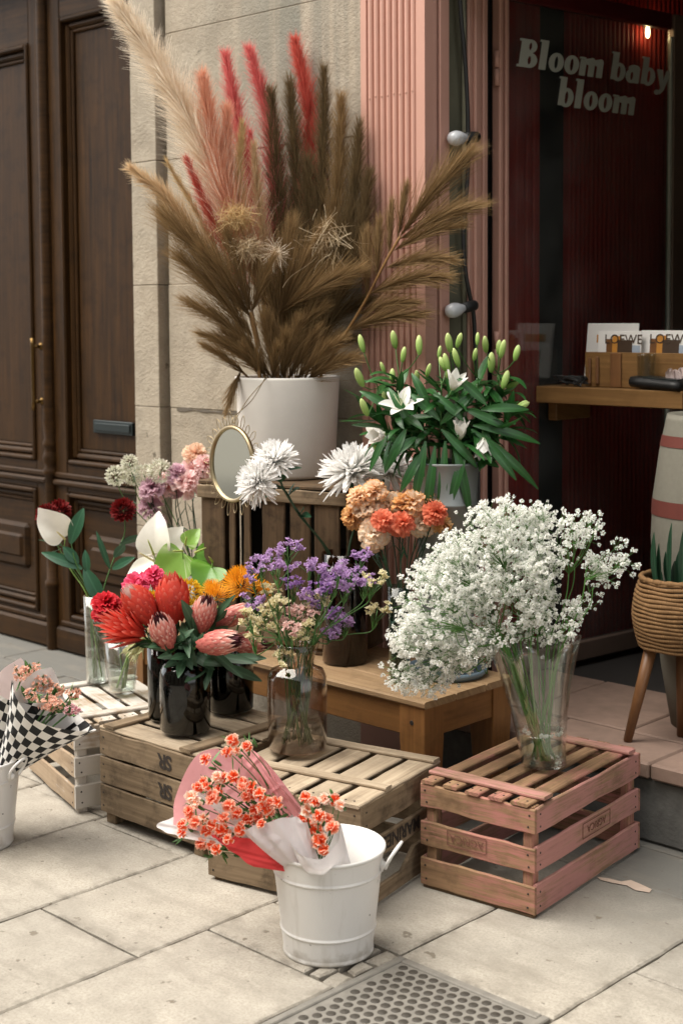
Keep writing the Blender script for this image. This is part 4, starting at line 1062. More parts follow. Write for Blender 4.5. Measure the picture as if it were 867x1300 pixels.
# front jar etc
vase('amber', 'glass_jar', 'wide pale amber glass jar of statice on the middle crate', 'jar', base(378, 961, .319, .088),
     [(.080, 0), (.088, .006), (.089, .15), (.087, .215), (.078, .236), (.052, .247), (.050, .258), (.056, .285), (.068, .318)], M['amber'], water=.075)
vase('darkf', 'glass_jar', 'smoky black glass bottle jar with short neck, front one on the left brown crate', 'jar', base(236, 936, .319, .079),
     [(.070, 0), (.078, .008), (.079, .15), (.077, .185), (.066, .207), (.048, .215), (.045, .225), (.052, .265)], M['darkglass'], water=.15, watermat='darkglass')
vase('darkl', 'glass_jar', 'smoky black straight glass cylinder half hidden behind the bottle jar', 'jar', base(213, 917, .319, .058),
     [(.056, 0), (.060, .006), (.061, .13), (.062, .235)], M['darkglass'], water=.14, watermat='darkglass')
vase('darkr', 'glass_jar', 'smoky black round glass vase to the right of the bottle jar', 'jar', base(293, 908, .319, .072),
     [(.066, 0), (.074, .008), (.077, .12), (.072, .19), (.062, .215), (.066, .235)], M['darkglass'], water=.12, watermat='darkglass')
vase('tall', 'glass_vase', 'tall slim clear glass on the white washed crate', 'vase', base(123, 869, .304, .036),
     [(.033, 0), (.036, .004), (.037, .15), (.041, .312)], M['vaseglass'], water=.125)
vase('tumb', 'glass_vase', 'short clear glass tumbler of anthuriums on the white washed crate', 'vase', base(156, 883, .304, .045),
     [(.041, 0), (.045, .005), (.050, .07), (.058, .182)], M['vaseglass'], water=.085, bottom=.012)
vase('brown', 'glass_vase', 'big brown glass cylinder of white chrysanthemums on the low table', 'vase', base(438, 847, TZ+.001, .076),
     [(.070, 0), (.076, .006), (.077, .2), (.077, .37)], M['brownglass'], water=.15, watermat='brownglass')
vase('carn', 'glass_vase', 'slim greenish glass vase of orange carnations on the low table', 'vase', base(507, 868, TZ+.001, .035),
     [(.030, 0), (.035, .006), (.036, .2), (.038, .305)], M['tealglass'], water=.2)
vase('pinkv', 'glass_vase', 'clear glass vase of pink and mauve carnations behind the proteas', 'vase', V((-4.02, 3.38, TZ+.001)),
     [(.040, 0), (.045, .006), (.046, .1), (.050, .20)], M['vaseglass'], water=.12)
gc = base(690, 979, .320, .064)
vase('gyps', 'glass_vase', 'flared pleated clear glass vase with wavy rim on the pink crate', 'vase', gc,
     [(.058, 0), (.064, .004), (.067, .05), (.080, .15), (.098, .24), (.122, .325), (.130, .350)], M['vaseglass'], water=.095, n=90, bottom=.01, lean=V((CR.x, CR.y, 0))*-.10,
     mod=lambda r, z, a: (r*(1+.10*max(0, (z-.05)/.3)*math.cos(7*a+.6)), z+(.022*math.cos(7*a+.6)*(max(0, z-.2)/.15)**2 if z > .2 else 0)))
VS['gyps']['r'] = .115; VS['gyps']['lean'] = V((CR.x, CR.y, 0))*-.10
# zinc bucket of lilies in a shallow dish
dc = G(588, 857, TZ+.001)+HV(588, 857)*.128; lc = WY(567, 600, 3.49); lc = V((lc.x, 3.49, TZ+.006))
dc = V((lc.x+.012, lc.y-.012, TZ+.001))
t_ = thing('zinc_dish', 'shallow blue grey metal dish under the tall zinc bucket on the low table', 'dish', dc)
s = MB(); lathe(s, [(.001, 0), (.115, 0), (.127, .012), (.130, .026), (.126, .026), (.112, .004), (.001, .004)], dc, 40); s.build('body', M['zincblue'], t_)
zr = WY(567, 592, 3.39).z-lc.z
vase('lily', 'zinc_bucket', 'tall dull zinc bucket of lilies behind the orange carnations', 'bucket', lc,
     [(.078, 0), (.080, .003), (.084, .10), (.0875, .102), (.0875, .108), (.085, .112), (.096, zr*.80), (.0995, zr*.802), (.0995, zr*.812), (.097, zr*.816), (.102, zr-.006), (.1045, zr-.004), (.1045, zr+.001), (.102, zr+.003)], M['zinc'],
     inner=[(.07, .01), (.099, zr+.001)], n=48)
s = MB(); lathe(s, [(.001, zr-.05), (.094, zr-.052)], lc, 30); s.build('water', M['soil'], VS['lily']['o'])
# white enamel buckets
def bucket(label, c, rot):
    H, r0_, r1_ = .268, .112, .142
    def rr(z): return r0_+(r1_-r0_)*z/H
    prof = [(r0_-.004, 0), (r0_+.001, .0005), (r0_+.003, .003), (r0_+.003, .008), (rr(.011), .011), (rr(.014), .014)]
    for zb in (.062, .205): prof += [(rr(zb-.03), zb-.03), (rr(zb-.003), zb-.003), (rr(zb), zb), (rr(zb)+.003, zb+.002), (rr(zb)+.0035, zb+.004), (rr(zb)+.003, zb+.006), (rr(zb+.008), zb+.008), (rr(zb+.011), zb+.011), (rr(zb+.04), zb+.04)]
    prof += [(rr(H-.012), H-.012), (rr(H-.009), H-.009), (r1_+.003, H-.007), (r1_+.0045, H-.005), (r1_+.005, H-.001), (r1_+.002, H+.002)]
    t = thing('white_bucket', label, 'bucket', c, 'white enamel flower buckets')
    s = MB(); lathe(s, [(.001, .004)]+prof+[(r1_-.002, H), (rr(H*.5)-.003, H*.5), (r0_-.003, .006), (.001, .006)], c, 64); s.build('body', M['whitepaint'], t)
    for sgn in (1, -1):
        d = V((math.cos(rot), math.sin(rot), 0))*sgn; q = V((-d.y, d.x, 0)); p = c+d*(rr(.225)+.002)+V((0, 0, .225))
        s = MB(); lathe(s, [(.016, -.002), (.016, .002), (.010, .004), (.008, .012), (.0005, .013)], p, 14, axis=d)
        hp = p+d*.012
        s.build('handle_lug', M['whitepaint'], t)
        s = MB()
        if sgn == 1: tube(s, [hp-q*.022, hp-q*.030+V((0, 0, .028))+d*.012, hp-q*.012+V((0, 0, .055))+d*.032, hp+q*.018+V((0, 0, .055))+d*.034, hp+q*.030+V((0, 0, .026))+d*.014, hp+q*.022], .0042, 8, smooth_n=24); s.build('handle', M['whitepaint'], t)
    VS[label] = dict(c=c, r=r1_, h=H, o=t); return t
bF = G(417, 1203); bL = G(-31, 1070)
bucket('white enamel bucket at the front holding orange red bouquets', bF, math.radians(32))
bucket('white enamel bucket cut off by the left edge holding checked paper bouquets', bL, math.radians(20))
M['minicarn3'] = flower('cream rimmed orange petal', (.90, .20, .07), (.95, .84, .72), .6, .35, (.45, (.93, .40, .22)), var=.02)
M['stemgyp'] = leafmat('fresh green stem', (.085, .20, .04), .5, .15)

# ================================================================== FLOWERS
GA = PI*(3-math.sqrt(5))
def perp(a):
    a = V(a).normalized(); h = V((0, 0, 1)) if abs(a.z) < .9 else V((1, 0, 0)); s = h.cross(a).normalized(); return s, a.cross(s)
def azdir(axis, az, el):      # el: 90deg = along the axis, 0 = sideways
    s, n = perp(axis); return V(axis).normalized()*math.sin(el)+(s*math.cos(az)+n*math.sin(az))*math.cos(el)
def carnation(mb, p, axis, R, n=30, mi=0):
    p = V(p); ax = V(axis).normalized()
    for i in range(n):
        u = i/n; el = math.radians(78-86*u**1.1+U_(-9, 9)); az = i*GA+U_(-.3, .3)
        d = azdir(ax, az, el); q = p-ax*R*.35+ax*R*.25*(1-u)
        L = R*(.98+.12*U_(-1, 1)+.15*u); petal(mb, q, d, ax if u > .2 else azdir(ax, az+1.6, .2), L, R*U_(.75, 1.05), 'fan', -U_(.5, 1.25)*(1.1-.5*u), U_(-.1, .25), R*.10, 4, 8, mi, fringe=R*.05, rk=U_(1.6, 2.8), twist=U_(-.4, .4))
def pompon(mb, p, axis, R, n=90, mi=0, flat=.75, W=.30):
    p = V(p); ax = V(axis).normalized()
    for i in range(n):
        u = (i+.5)/n; el = math.asin(1-1.35*u); d = azdir(ax, i*GA, el); d2 = (d+ax*.1).normalized()
        petal(mb, p+d*R*.45*V((1, 1, 1)).length/1.732, d2, ax if abs(d.dot(ax)) < .9 else perp(ax)[0], R*.62*U_(.9, 1.12), R*W, 'spoon', U_(-.2, .5), .5, 0, 3, 2, mi)
def chrys(mb, p, axis, R, n=260, mi=0):
    p = V(p); ax = V(axis).normalized()
    for i in range(n):
        u = (i+.5)/n; el = math.radians(84-104*u**.85+U_(-6, 6)); az = i*GA+U_(-.2, .2); d = azdir(ax, az, el)
        L = R*(.45+.55*u**.5)*U_(.88, 1.1); petal(mb, p+ax*R*.06*(1-u), d, ax if u > .12 else perp(ax)[0], L, R*.118, 'strap', U_(-.5, .9) if u > .3 else U_(.4, 1.3), .6, 0, 5, 2, mi, t0=.0, t1=1, twist=U_(-.2, .2))
def protea(mb, p, axis, R, H, op=.25, n=70, mi=0, mc=1, W=.36, core=True):
    """p: base of head; axis towards the tip; overlapping bracts that hug an egg (bud) or stand out like flames (open)"""
    p = V(p); ax = V(axis).normalized(); s, nn = perp(ax)
    def egg(u): return R*math.sin(PI*(.10+.72*u))**.75
    for i in range(n):
        u = (i+.5)/n; az = i*GA+U_(-.1, .1); rd = s*math.cos(az)+nn*math.sin(az)
        if op < .4:
            u0 = .60*u; u1 = min(1.0, u0+.36+.06*u); b0 = p+ax*H*u0+rd*egg(u0)*.97; b1 = p+ax*H*u1+rd*egg(u1)*(1.10 if u < .8 else .98)
            d = b1-b0; L = d.length*U_(.92, 1.10); petal(mb, b0, d, rd, L, R*(.66-.2*u), 'drop' if op < .14 else 'lance', -.25, -.5, 0, 5, 2, mi, t0=.0, t1=1)
        else:
            d = (ax+rd*(op*(1.25-.95*u))).normalized(); petal(mb, p+ax*H*.12*u+rd*R*(.20+.25*(1-u)), d, -rd, H*(.62+.30*u)*U_(.85, 1.1), R*W*2.1*U_(.8, 1.1), 'lance', (.25-op*.25)*U_(.2, 1), .6, 0, 5, 2, mi, t0=.1, t1=1)
    if core:
        for i in range(46):
            az = i*GA; q = math.sqrt(i/46); rr = R*(.42 if op < .4 else .30)*q; rd = s*math.cos(az)+nn*math.sin(az); top = H*((.97 if op < .4 else .62)-.10*(1-q))
            petal(mb, p+ax*H*.5+rd*rr, ax+rd*.08, rd, top-H*.5+H*(.06 if op < .4 else .1)*q, R*.13, 'strap', -.2, 0, 0, 2, 1, mc)
def pincushion(mb, p, axis, R, n=120, mi=0):
    p = V(p); ax = V(axis).normalized()
    for i in range(n):
        u = (i+.5)/n; d = azdir(ax, i*GA, math.asin(1-1.25*u)); petal(mb, p+d*R*.35, d, ax if abs(d.dot(ax)) < .9 else perp(ax)[0], R*.8*U_(.9, 1.1), R*.07, 'strap', U_(.4, 1.0), 0, 0, 4, 1, mi)
def ballflower(mb, p, R, n=110, mi=0):
    for i in range(n):
        z = 1-2*(i+.5)/n; r = math.sqrt(1-z*z); d = V((r*math.cos(i*GA), r*math.sin(i*GA), z))
        petal(mb, V(p)+d*R*.75, (d+rdir()*.5).normalized(), rdir(), R*.42, R*.30, 'round', U_(-.5, .5), .6, 0, 2, 2, mi)
def floret(mb, p, axis, R, mi=0, n=5, L=1.0):
    a0 = U_(0, 6.3)
    for k in range(n): petal(mb, p, azdir(axis, a0+k*2*PI/n, U_(.25, .8)), axis, R*L*U_(.85, 1.1), R*.85, 'round', U_(-.2, .6), .4, 0, 2, 2, mi)
def anthurium(mb, p, axis, up, L, W, mi=0, cup=.18, curl=.4):
    """heart spathe: p = where the stalk joins, axis = direction of the tip, up = facing normal"""
    ax = V(axis).normalized(); S = ax.cross(V(up)).normalized(); N = S.cross(ax)
    n, mrows = 40, 8; vs = []; ws = []; ts = []; ph = U_(0, 6)
    for i in range(n+1):
        a = -PI+2*PI*i/n; t = a
        th = t+PI; e0 = min(abs(th), abs(2*PI-th)); ct = math.cos(th)
        X = math.sin(th)*W*.5*(1.0+.20*ct+.06*math.sin(3*th+ph)); Y = L*(.40-.52*ct)+.14*L*math.exp(-(e0/.38)**2)+.10*L*math.exp(-((th-PI)/.22)**2)
        for j in range(mrows+1):
            u = j/mrows; x, y = X*u, Y*u if Y > 0 else Y*u
            z = .16*W*math.cos(PI*.5*min(1, abs(x)/(W*.5)))*(-1 if cup > 0 else 1)*.9+.03*W*math.sin(3*a+ph)*u*u-curl*L*.55*(max(0, y)/L)**2+.02*W*u**3*math.sin(5*a+ph*2)
            vs.append(V(p)+ax*y+S*x+N*z); ws.append((x*.6+y, y*.4, 0)); ts.append(u)
    k = mrows+1; mb.add(vs, [(i*k+j, i*k+j+1, (i+1)*k+j+1, (i+1)*k+j) for i in range(n) for j in range(mrows)], mi, ts, ws)
def spadix(mb, p, d, L, r, mi=0):
    d = V(d).normalized(); tube(mb, [V(p)+d*L*i/6 for i in range(7)], lambda u: r*(1-.45*u) if u < .93 else r*.25, 8, mi, t=.6)
def path_to(v, head, axis, lift=.0, wob=.01, bend=.09):
    a = U_(0, 6.28); c = v['c']; h = V(head); c = v['c']; dh = V((h.x-c.x, h.y-c.y, 0))
    st = c+V((math.cos(a)*v['rb']*.6, math.sin(a)*v['rb']*.6, .018))-dh.normalized()*v['rb']*.25 if dh.length > 1e-5 else c+V((0, 0, .02))
    rr = min(v['r']*.80, dh.length*.8); pr = rr/dh.length if dh.length > 1e-4 else 0
    rim = c+dh*pr+V((U_(-wob, wob), U_(-wob, wob), v['h']))+v.get('lean', V((0, 0, 0)))*v['h']; ax = V(axis).normalized()
    k = h-ax*min(bend, (h-rim).length*.4)
    return [st, st.lerp(rim, .55), rim, rim.lerp(k, .6)+V((U_(-wob, wob), U_(-wob, wob), lift)), k, h]
def mkstem(parent, pts, r0, r1, mat, name='stem', extra=None, n=6):
    s = MB(); tube(s, pts, [r0, r1], n, smooth_n=22)
    if extra: extra(s)
    return s.build(name, mat, parent)
def leaves_on(mb, pts, us, L, W, el=(.3, .9), shape='lance', curl=(-.9, -.2), cup=.25, az=None, mi=0, nl=6):
    P = catmull(pts, 40)
    for u in us:
        i = min(38, max(1, int(u*40))); T = (P[i+1]-P[i-1]).normalized(); a = az if az is not None else U_(0, 6.28)
        d = azdir(T, a, U_(*el)); petal(mb, P[i], d, T, L*U_(.75, 1.15), W*U_(.8, 1.15), shape, U_(*curl), cup, 0, nl, 2, mi, twist=U_(-.3, .3))
def cam_dir(x, y, z): return CR*x+CU*y-CF*z       # x right, y up, z towards the viewer, in the photo
def new_flower(name, label, cat, v, head, axis, smat, r=.0022, lift=0, group=None, leaves=None, leafm=None, leafargs={}, bend=.09):
    pts = path_to(v, head, axis, lift, bend=bend); t = thing(name, label, cat, pts[0], group); mkstem(t, pts, r*1.1, r*.85, smat)
    if leaves:
        s = MB(); leaves_on(s, pts, leaves, **leafargs); s.build('leaf', leafm or M['leaf'], t)
    return t, pts
def bloom(t, fn, mats, name='bloom'):
    s = MB(); fn(s); return s.build(name, mats, t)

# ---- dried pampas in the white pot
vp = VS['pot']; dP = depth(vp['c'])
def strands(mb, P, n, L, s0=.1, s1=1.0, el=(.75, 1.35), W=.0017, droop=.25, prof=lambda u: 1, seg=4, sway=.3, fan=None):
    m_ = len(P)-1
    for _ in range(n):
        u = s0+(s1-s0)*R_.random()**.9; g = u*m_; i = min(int(g), m_-1); p = P[i].lerp(P[i+1], g-i); T = (P[i+1]-P[i]).normalized()
        d = azdir(T, U_(0, 6.28), U_(*el)); 
        if fan is not None: d = (d+fan*U_(0, .5)).normalized()
        l = L*prof(u)*U_(.55, 1.1); side = rdir().cross(d)
        if side.length < 1e-3: continue
        side.normalize(); rnd = R_.random()*.9; vs = []; ts = []; q = V(p); dd = V(d); kd = rdir()*sway
        for k in range(seg+1):
            f = k/seg; w_ = W*(1-.85*f)
            vs += [q+side*w_*.5, q-side*w_*.5]; ts += [f*.7+.3*u]*2
            dd = (dd+V((0, 0, -droop/seg))*f+T*.12/seg+kd*f/seg).normalized(); q = q+dd*l/seg
        mb.add(vs, [(2*k, 2*k+2, 2*k+3, 2*k+1) for k in range(seg)], 0, ts, [(0, 0, rnd)]*len(vs))
def plume(label, mat, px, d0, d1, n, L_in, s0=.3, el=(.75, 1.35), droop=.2, prof=None, W=.0017, group=None, r=.0035, stemm='cane', sway=.3, name='pampas_plume'):
    """px: photo pixels of the stem from the pot upward; d0..d1 depth offsets"""
    L = L_in*PLL; n = int(n*1.25); W = PLW; el = (el[0]*.92, el[1]-.02); k = len(px); pts = [at(x, y, dP+d0+(d1-d0)*i/(k-1)) for i, (x, y) in enumerate(px)]
    b = vp['c']+(V((pts[0].x, pts[0].y, 0))-V((vp['c'].x, vp['c'].y, 0)))*.5; b.z = vp['c'].z+.30
    P = catmull([b]+pts, 50); t = thing(name, label, 'dried grass', b, group or 'dried grasses in the white pot')
    s = MB(); tube(s, P, lambda u: r*(1-.75*u), 6); s.build('stem', M[stemm], t)
    s = MB(); strands(s, P, n, L, s0, 1.0, el, W, droop, prof or (lambda u: math.sin(PI*(.18+.72*u))+.1), sway=sway); s.build('plume', M[mat], t)
    return t, P
fl = lambda u: 1.12-.90*u**.9
PLL = 2.5
PLW = .0027
plume('largest cream pampas plume, leaning far out to the upper left', 'pl_cream', [(335, 470), (300, 300), (250, 175), (195, 75), (146, 2)], -.02, -.10, 4600, .13, .36, (.7, 1.3), .35, fl, .0018)
PLW = .0022
plume('sandy brown plume leaning left below the largest cream one', 'pl_tan', [(328, 472), (290, 370), (240, 290), (205, 245), (168, 215)], -.06, -.16, 1500, .085, .38, (.8, 1.35), .2, fl)
plume('thin golden plume just right of the sandy leaning one', 'pl_gold', [(332, 470), (285, 340), (250, 270), (212, 205)], -.03, -.10, 700, .06, .38, (1.0, 1.45), .1, fl)
plume('dusty coral pampas plume in front of the stone wall', 'pl_coral', [(338, 470), (300, 300), (275, 200), (257, 98)], -.08, -.10, 3000, .11, .42, (.78, 1.4), .15, fl)
plume('second dusty coral plume, shorter and partly hidden', 'pl_coral', [(345, 470), (315, 320), (290, 230), (288, 140)], -.06, -.08, 2200, .10, .42, (.9, 1.4), .15, fl)
plume('narrow deep red plume leaning left at half height', 'pl_red', [(334, 470), (300, 340), (268, 275), (238, 205)], -.05, -.12, 1400, .075, .42, (1.0, 1.46), .05, fl)
plume('pinkish red plume, leftmost of the three upright red tips', 'pl_pink', [(350, 470), (330, 300), (305, 170), (287, 72)], .03, .04, 2400, .095, .44, (.8, 1.4), .1, fl)
plume('bright red plume, middle one of the three upright red tips', 'pl_pink', [(360, 470), (352, 290), (342, 160), (317, 64)], .05, .06, 2400, .095, .44, (.82, 1.42), .1, fl)
plume('red plume, rightmost and tallest of the three upright red tips', 'pl_red', [(372, 470), (388, 290), (392, 150), (375, 54)], .04, .06, 2800, .10, .44, (.82, 1.42), .12, fl)
plume('small pinkish red plume half hidden among the brown grasses', 'pl_pink', [(352, 470), (335, 320), (325, 240), (318, 170)], .0, .0, 1000, .07, .45, (1.0, 1.42), .1, fl)
plume('golden wheat coloured plume upright in the centre', 'pl_gold', [(350, 470), (325, 330), (305, 230), (308, 158)], -.07, -.10, 1300, .07, .38, (1.0, 1.45), .1, fl)
plume('pale tan plume fluffing out beside the golden one', 'pl_tan', [(354, 470), (340, 340), (328, 250), (322, 185)], -.06, -.08, 1100, .07, .38, (.9, 1.4), .2, fl)
for px_, lab, L, n, mat in (
    ([(368, 470), (365, 330), (352, 220), (345, 120)], 'dark olive plume standing behind the middle red tip', .13, 1500, 'pl_dark'),
    ([(375, 470), (378, 330), (375, 210), (368, 108)], 'dark olive plume standing left of the tallest red tip', .13, 1500, 'pl_dark'),
    ([(382, 470), (400, 330), (410, 200), (411, 92)], 'brown topped plume standing right of the tallest red tip', .12, 1500, 'pl_dark'),
    ([(386, 470), (415, 340), (430, 220), (433, 128)], 'light brown plume, second to the right of the tallest red tip', .12, 1400, 'pl_brown'),
    ([(390, 470), (425, 350), (448, 250), (456, 165)], 'dark brown plume with hazy edge before the stone wall corner', .12, 1400, 'pl_dark'),
    ([(392, 470), (432, 370), (458, 290), (468, 225)], 'dark brown plume crossing the edge of the pink pilaster', .11, 1200, 'pl_dark'),
    ([(378, 470), (390, 380), (392, 300), (390, 210)], 'dense dark brown plume in the middle of the pot', .14, 1700, 'pl_dark'),
    ([(365, 470), (362, 400), (358, 330), (350, 260)], 'dense brown plume low in the middle of the pot', .13, 1500, 'pl_brown')):
    d_ = .03-.0021*max(0, px_[-1][0]-360); plume(lab, mat, px_, min(.02, d_+.06), d_, int(n*1.5), L*.95, .26, (1.0, 1.48), .05, fl)
# front fans: bundles springing from jointed canes
def fan(label, cane_px, bundles, d0, mat, n, W=.0016, r=.006):
    dd_ = lambda x: d0-.0021*max(0, x-400); k = len(cane_px); pts = [at(x, y, dP+dd_(x)) for x, y in cane_px]; b = V(pts[0]); b.z = vp['c'].z+.30
    P = catmull([b]+pts, 40); t = thing('pampas_frond', label, 'dried grass', b, 'dried grasses in the white pot')
    s = MB(); tube(s, P, lambda u: r*(1-.35*u)*(1+.10*math.sin(u*240)), 8); s.build('stem', M['cane'], t)
    s = MB()
    for (sx, sy, tx, ty, w_, dz) in bundles:
        a, c = at(sx, sy, dP+dd_(sx)), at(tx, ty, dP+dd_(min(tx, 560))+dz); T = (c-a); L = T.length; T.normalize(); mid_ = (a+c)/2+V((0, 0, L*.05))
        Q = catmull([a, mid_, c], 24); tube(s, Q, lambda u: .0018*(1-.8*u), 5, t=.3)
        strands(s, Q, int(n*2.4*L/.3), L*.85, .0, .97, (1.30-w_, 1.54), .0021, .04, lambda u: 1.0-.68*u, sway=.16)
    s.build('plume', M[mat], t)
fan('brown frond with jointed cane, fanning out low on the left of the pot', [(330, 488), (326, 440), (318, 396)], [(322, 430, 232, 330, .22, -.05), (322, 440, 242, 385, .22, -.06), (324, 455, 258, 425, .2, -.04), (320, 405, 215, 280, .2, -.06), (319, 398, 290, 300, .22, -.03), (319, 398, 345, 330, .25, -.04), (325, 465, 285, 420, .2, -.03), (318, 400, 262, 322, .2, -.08)], -.16, 'pl_brown', 300)
fan('brown frond bending right in front of the pot centre', [(362, 488), (360, 440), (352, 400)], [(352, 400, 450, 345, .22, -.03), (354, 405, 405, 300, .25, -.02), (356, 420, 330, 330, .25, -.02), (358, 440, 410, 390, .22, -.05), (360, 455, 340, 400, .25, -.05), (361, 460, 395, 430, .25, -.05), (352, 400, 370, 290, .25, .0), (345, 480, 300, 420, .25, -.05), (350, 482, 335, 405, .28, -.06), (355, 484, 378, 410, .28, -.06), (365, 485, 402, 420, .28, -.06), (372, 486, 432, 432, .28, -.06), (340, 478, 275, 432, .25, -.06), (385, 486, 450, 455, .28, -.06), (335, 484, 310, 440, .28, -.08), (360, 486, 362, 425, .3, -.08), (345, 486, 352, 440, .3, -.09), (395, 488, 415, 440, .3, -.06)], -.13, 'pl_brown', 300)
fan('long olive brown frond with bare jointed cane reaching right over the pilaster', [(406, 480), (432, 435), (462, 385), (488, 335), (508, 300)], [(508, 300, 592, 200, .14, -.06), (506, 304, 603, 262, .13, -.08), (500, 318, 580, 285, .13, -.04), (490, 340, 570, 330, .13, -.05), (470, 372, 560, 352, .13, -.06), (455, 398, 525, 385, .14, -.04), (505, 305, 515, 240, .12, .0), (494, 325, 497, 262, .12, .02), (478, 355, 482, 285, .12, .02), (466, 378, 466, 300, .14, .03), (440, 420, 530, 400, .14, -.03)], -.12, 'pl_brown', 250, r=.0062)
fan('drooping dark plume hanging over the left edge of the pot', [(318, 484), (306, 470)], [(306, 470, 288, 520, .15, -.05), (312, 476, 262, 440, .2, -.04)], -.10, 'pl_brown', 300)
fan('dark frond filling the right side of the pot', [(395, 488), (402, 430), (410, 380)], [(410, 380, 440, 290, .25, 0), (408, 395, 455, 330, .25, 0), (404, 420, 470, 380, .25, 0), (400, 440, 450, 430, .25, -.03), (410, 380, 415, 280, .25, .02), (398, 455, 380, 380, .25, -.03), (396, 470, 430, 455, .25, -.04)], -.03, 'pl_dark', 300)
# blond curly seed heads in the middle
for lab, (x, y), n, rr, mat in (('blond feathery seed head in the middle of the pampas', (300, 275), 500, 26, 'pl_gold'), ('pale fluffy seed head with curling threads', (312, 315), 450, 26, 'pl_straw'), ('small white fluffy tuft among the brown fronds', (350, 322), 200, 11, 'pl_cream'), ('tangle of dry straw threads hanging at the right of centre', (420, 300), 340, 40, 'pl_straw')):
    c = at(x, y, dP-.17); b = V((vp['c'].x, vp['c'].y, vp['c'].z+.31))+(c-vp['c'])*.12; t = thing('seed_head', lab, 'dried grass', b, 'dried grasses in the white pot')
    s = MB(); tube(s, [b, b.lerp(c, .5)+V((0, 0, .05)), c], [.003, .0015], 6, smooth_n=16); s.build('stem', M['cane'], t)
    s = MB(); ppm = FPX/dP
    big = rr > 35; n = 150 if big else n
    for k in range(n):
        o = rdir()*(rr/ppm)*U_(.1, .8); p = c+V((o.x, o.y, o.z*(.8 if not big else 1.3))); d = (rdir()+V((0, 0, -.2 if not big else -.9))).normalized(); l = U_(.03, .075) if not big else U_(.04, .13)
        if big and k % 9 == 0: l *= 1.7
        side = rdir().cross(d).normalized(); vs = []; kd = rdir()*(1.6 if not big else 2.6)
        for j in range(9): vs += [p+side*.0008, p-side*.0008]; d = (d+kd/7+V((0, 0, -.06))).normalized(); kd = kd*.7+rdir()*.6; p = p+d*l/8
        s.add(vs, [(2*j, 2*j+2, 2*j+3, 2*j+1) for j in range(8)], 0, U_(.2, 1), [(0, 0, R_.random())]*18)
    s.build('plume', M[mat], t)

# ---- lilies in the zinc bucket
vl = VS['lily']; dL = depth(vl['c'])
buds = [(457, 436, -.3), (459, 469, -.5), (499, 431, 0), (514, 432, .1), (532, 438, 0), (557, 429, -.1), (569, 425, -.2), (567, 442, 0), (578, 450, -.2), (607, 430, -.1), (616, 437, 0), (640, 425, .3), (657, 430, .3), (632, 441, .3), (604, 450, .3), (560, 462, -.2), (567, 473, .3), (488, 463, -.3), (497, 459, -.2), (487, 490, -.2), (464, 517, -.6), (654, 487, .8), (661, 498, .8), (662, 514, .7), (644, 464, .5), (530, 468, 0), (545, 466, .1), (585, 432, .1), (622, 460, .2), (475, 545, -.5)]
tops = [(480, 492), (507, 478), (532, 492), (560, 488), (580, 486), (606, 480), (632, 474), (640, 515), (600, 545), (500, 545)]
opens = [(509, 515, (-.1, .75, .6), .066, .65), (576, 489, (.3, .8, .5), .058, .5), (584, 551, (.0, .9, .45), .058, .36), (612, 561, (-.1, -.9, .5), .062, .36), (484, 552, (-.5, .0, .8), .07, .3)]
own = {i: [] for i in range(len(tops))}
for b in buds: own[min(range(len(tops)), key=lambda i: (tops[i][0]-b[0])**2+(tops[i][1]-b[1])**2)].append(b)
labs = ['lily stem leaning furthest left', 'lily stem second from the left', 'lily stem third from the left', 'lily stem left of the middle', 'lily stem right of the middle with four tall buds', 'lily stem under the bulb of the light cable', 'lily stem with highest buds at the right', 'lily stem bending right in front of the glass door', 'low lily stem with a hanging white bud', 'low lily stem at the left with half open white flower']
leafcount = 0
for i, (tx, ty) in enumerate(tops):
    hd = at(tx, ty, dL+U_(-.10, .06)); pts = path_to(vl, hd, (0, 0, 1), bend=.1); t = thing('lily_stem', labs[i]+' in the zinc bucket', 'lily', pts[0], 'lilies in the zinc bucket')
    mkstem(t, pts, .0042, .003, M['stem'])
    s = MB(); leaves_on(s, pts, [.46+.53*k/21 for k in range(22)], .125, .033, (.05, 1.05), 'lance', (-1.7, .3), .35, nl=8); s.build('leaf', M['leaf'], t)
    for (bx, by, tilt) in own[i]:
        c = at(bx+U_(-3, 3), by+R_.choice((0, 0, 4, 10, 18)), dL+U_(-.14, .05)); ax = cam_dir(tilt+U_(-.25, .25), 1.0 if abs(tilt) < .7 else .45, U_(-.2, .5)).normalized(); L = U_(.040, .068); r = L*U_(.16, .20)
        s = MB(); lathe(s, [(r*a, L*(z-.5)) for a, z in ((.25, 0), (.62, .08), (.9, .28), (1.0, .5), (.92, .72), (.6, .9), (.2, .99), (.01, 1.0))], c, 12, axis=ax, mod=lambda r_, z, a: (r_*(1+.07*math.cos(3*a)), z))
        vsn = len(s.v); s.t = [min(1, max(0, ((V(v)-c).dot(ax)/L+.5))) for v in s.v]; q = c-ax*L*.48
        bo = s.build('bud', M['bud'], t); s = MB(); tube(s, [hd, hd.lerp(q, .5)+V((0, 0, -.008)), q], .0018, 6, smooth_n=8); s.build('bud_stalk', M['stem'], bo)
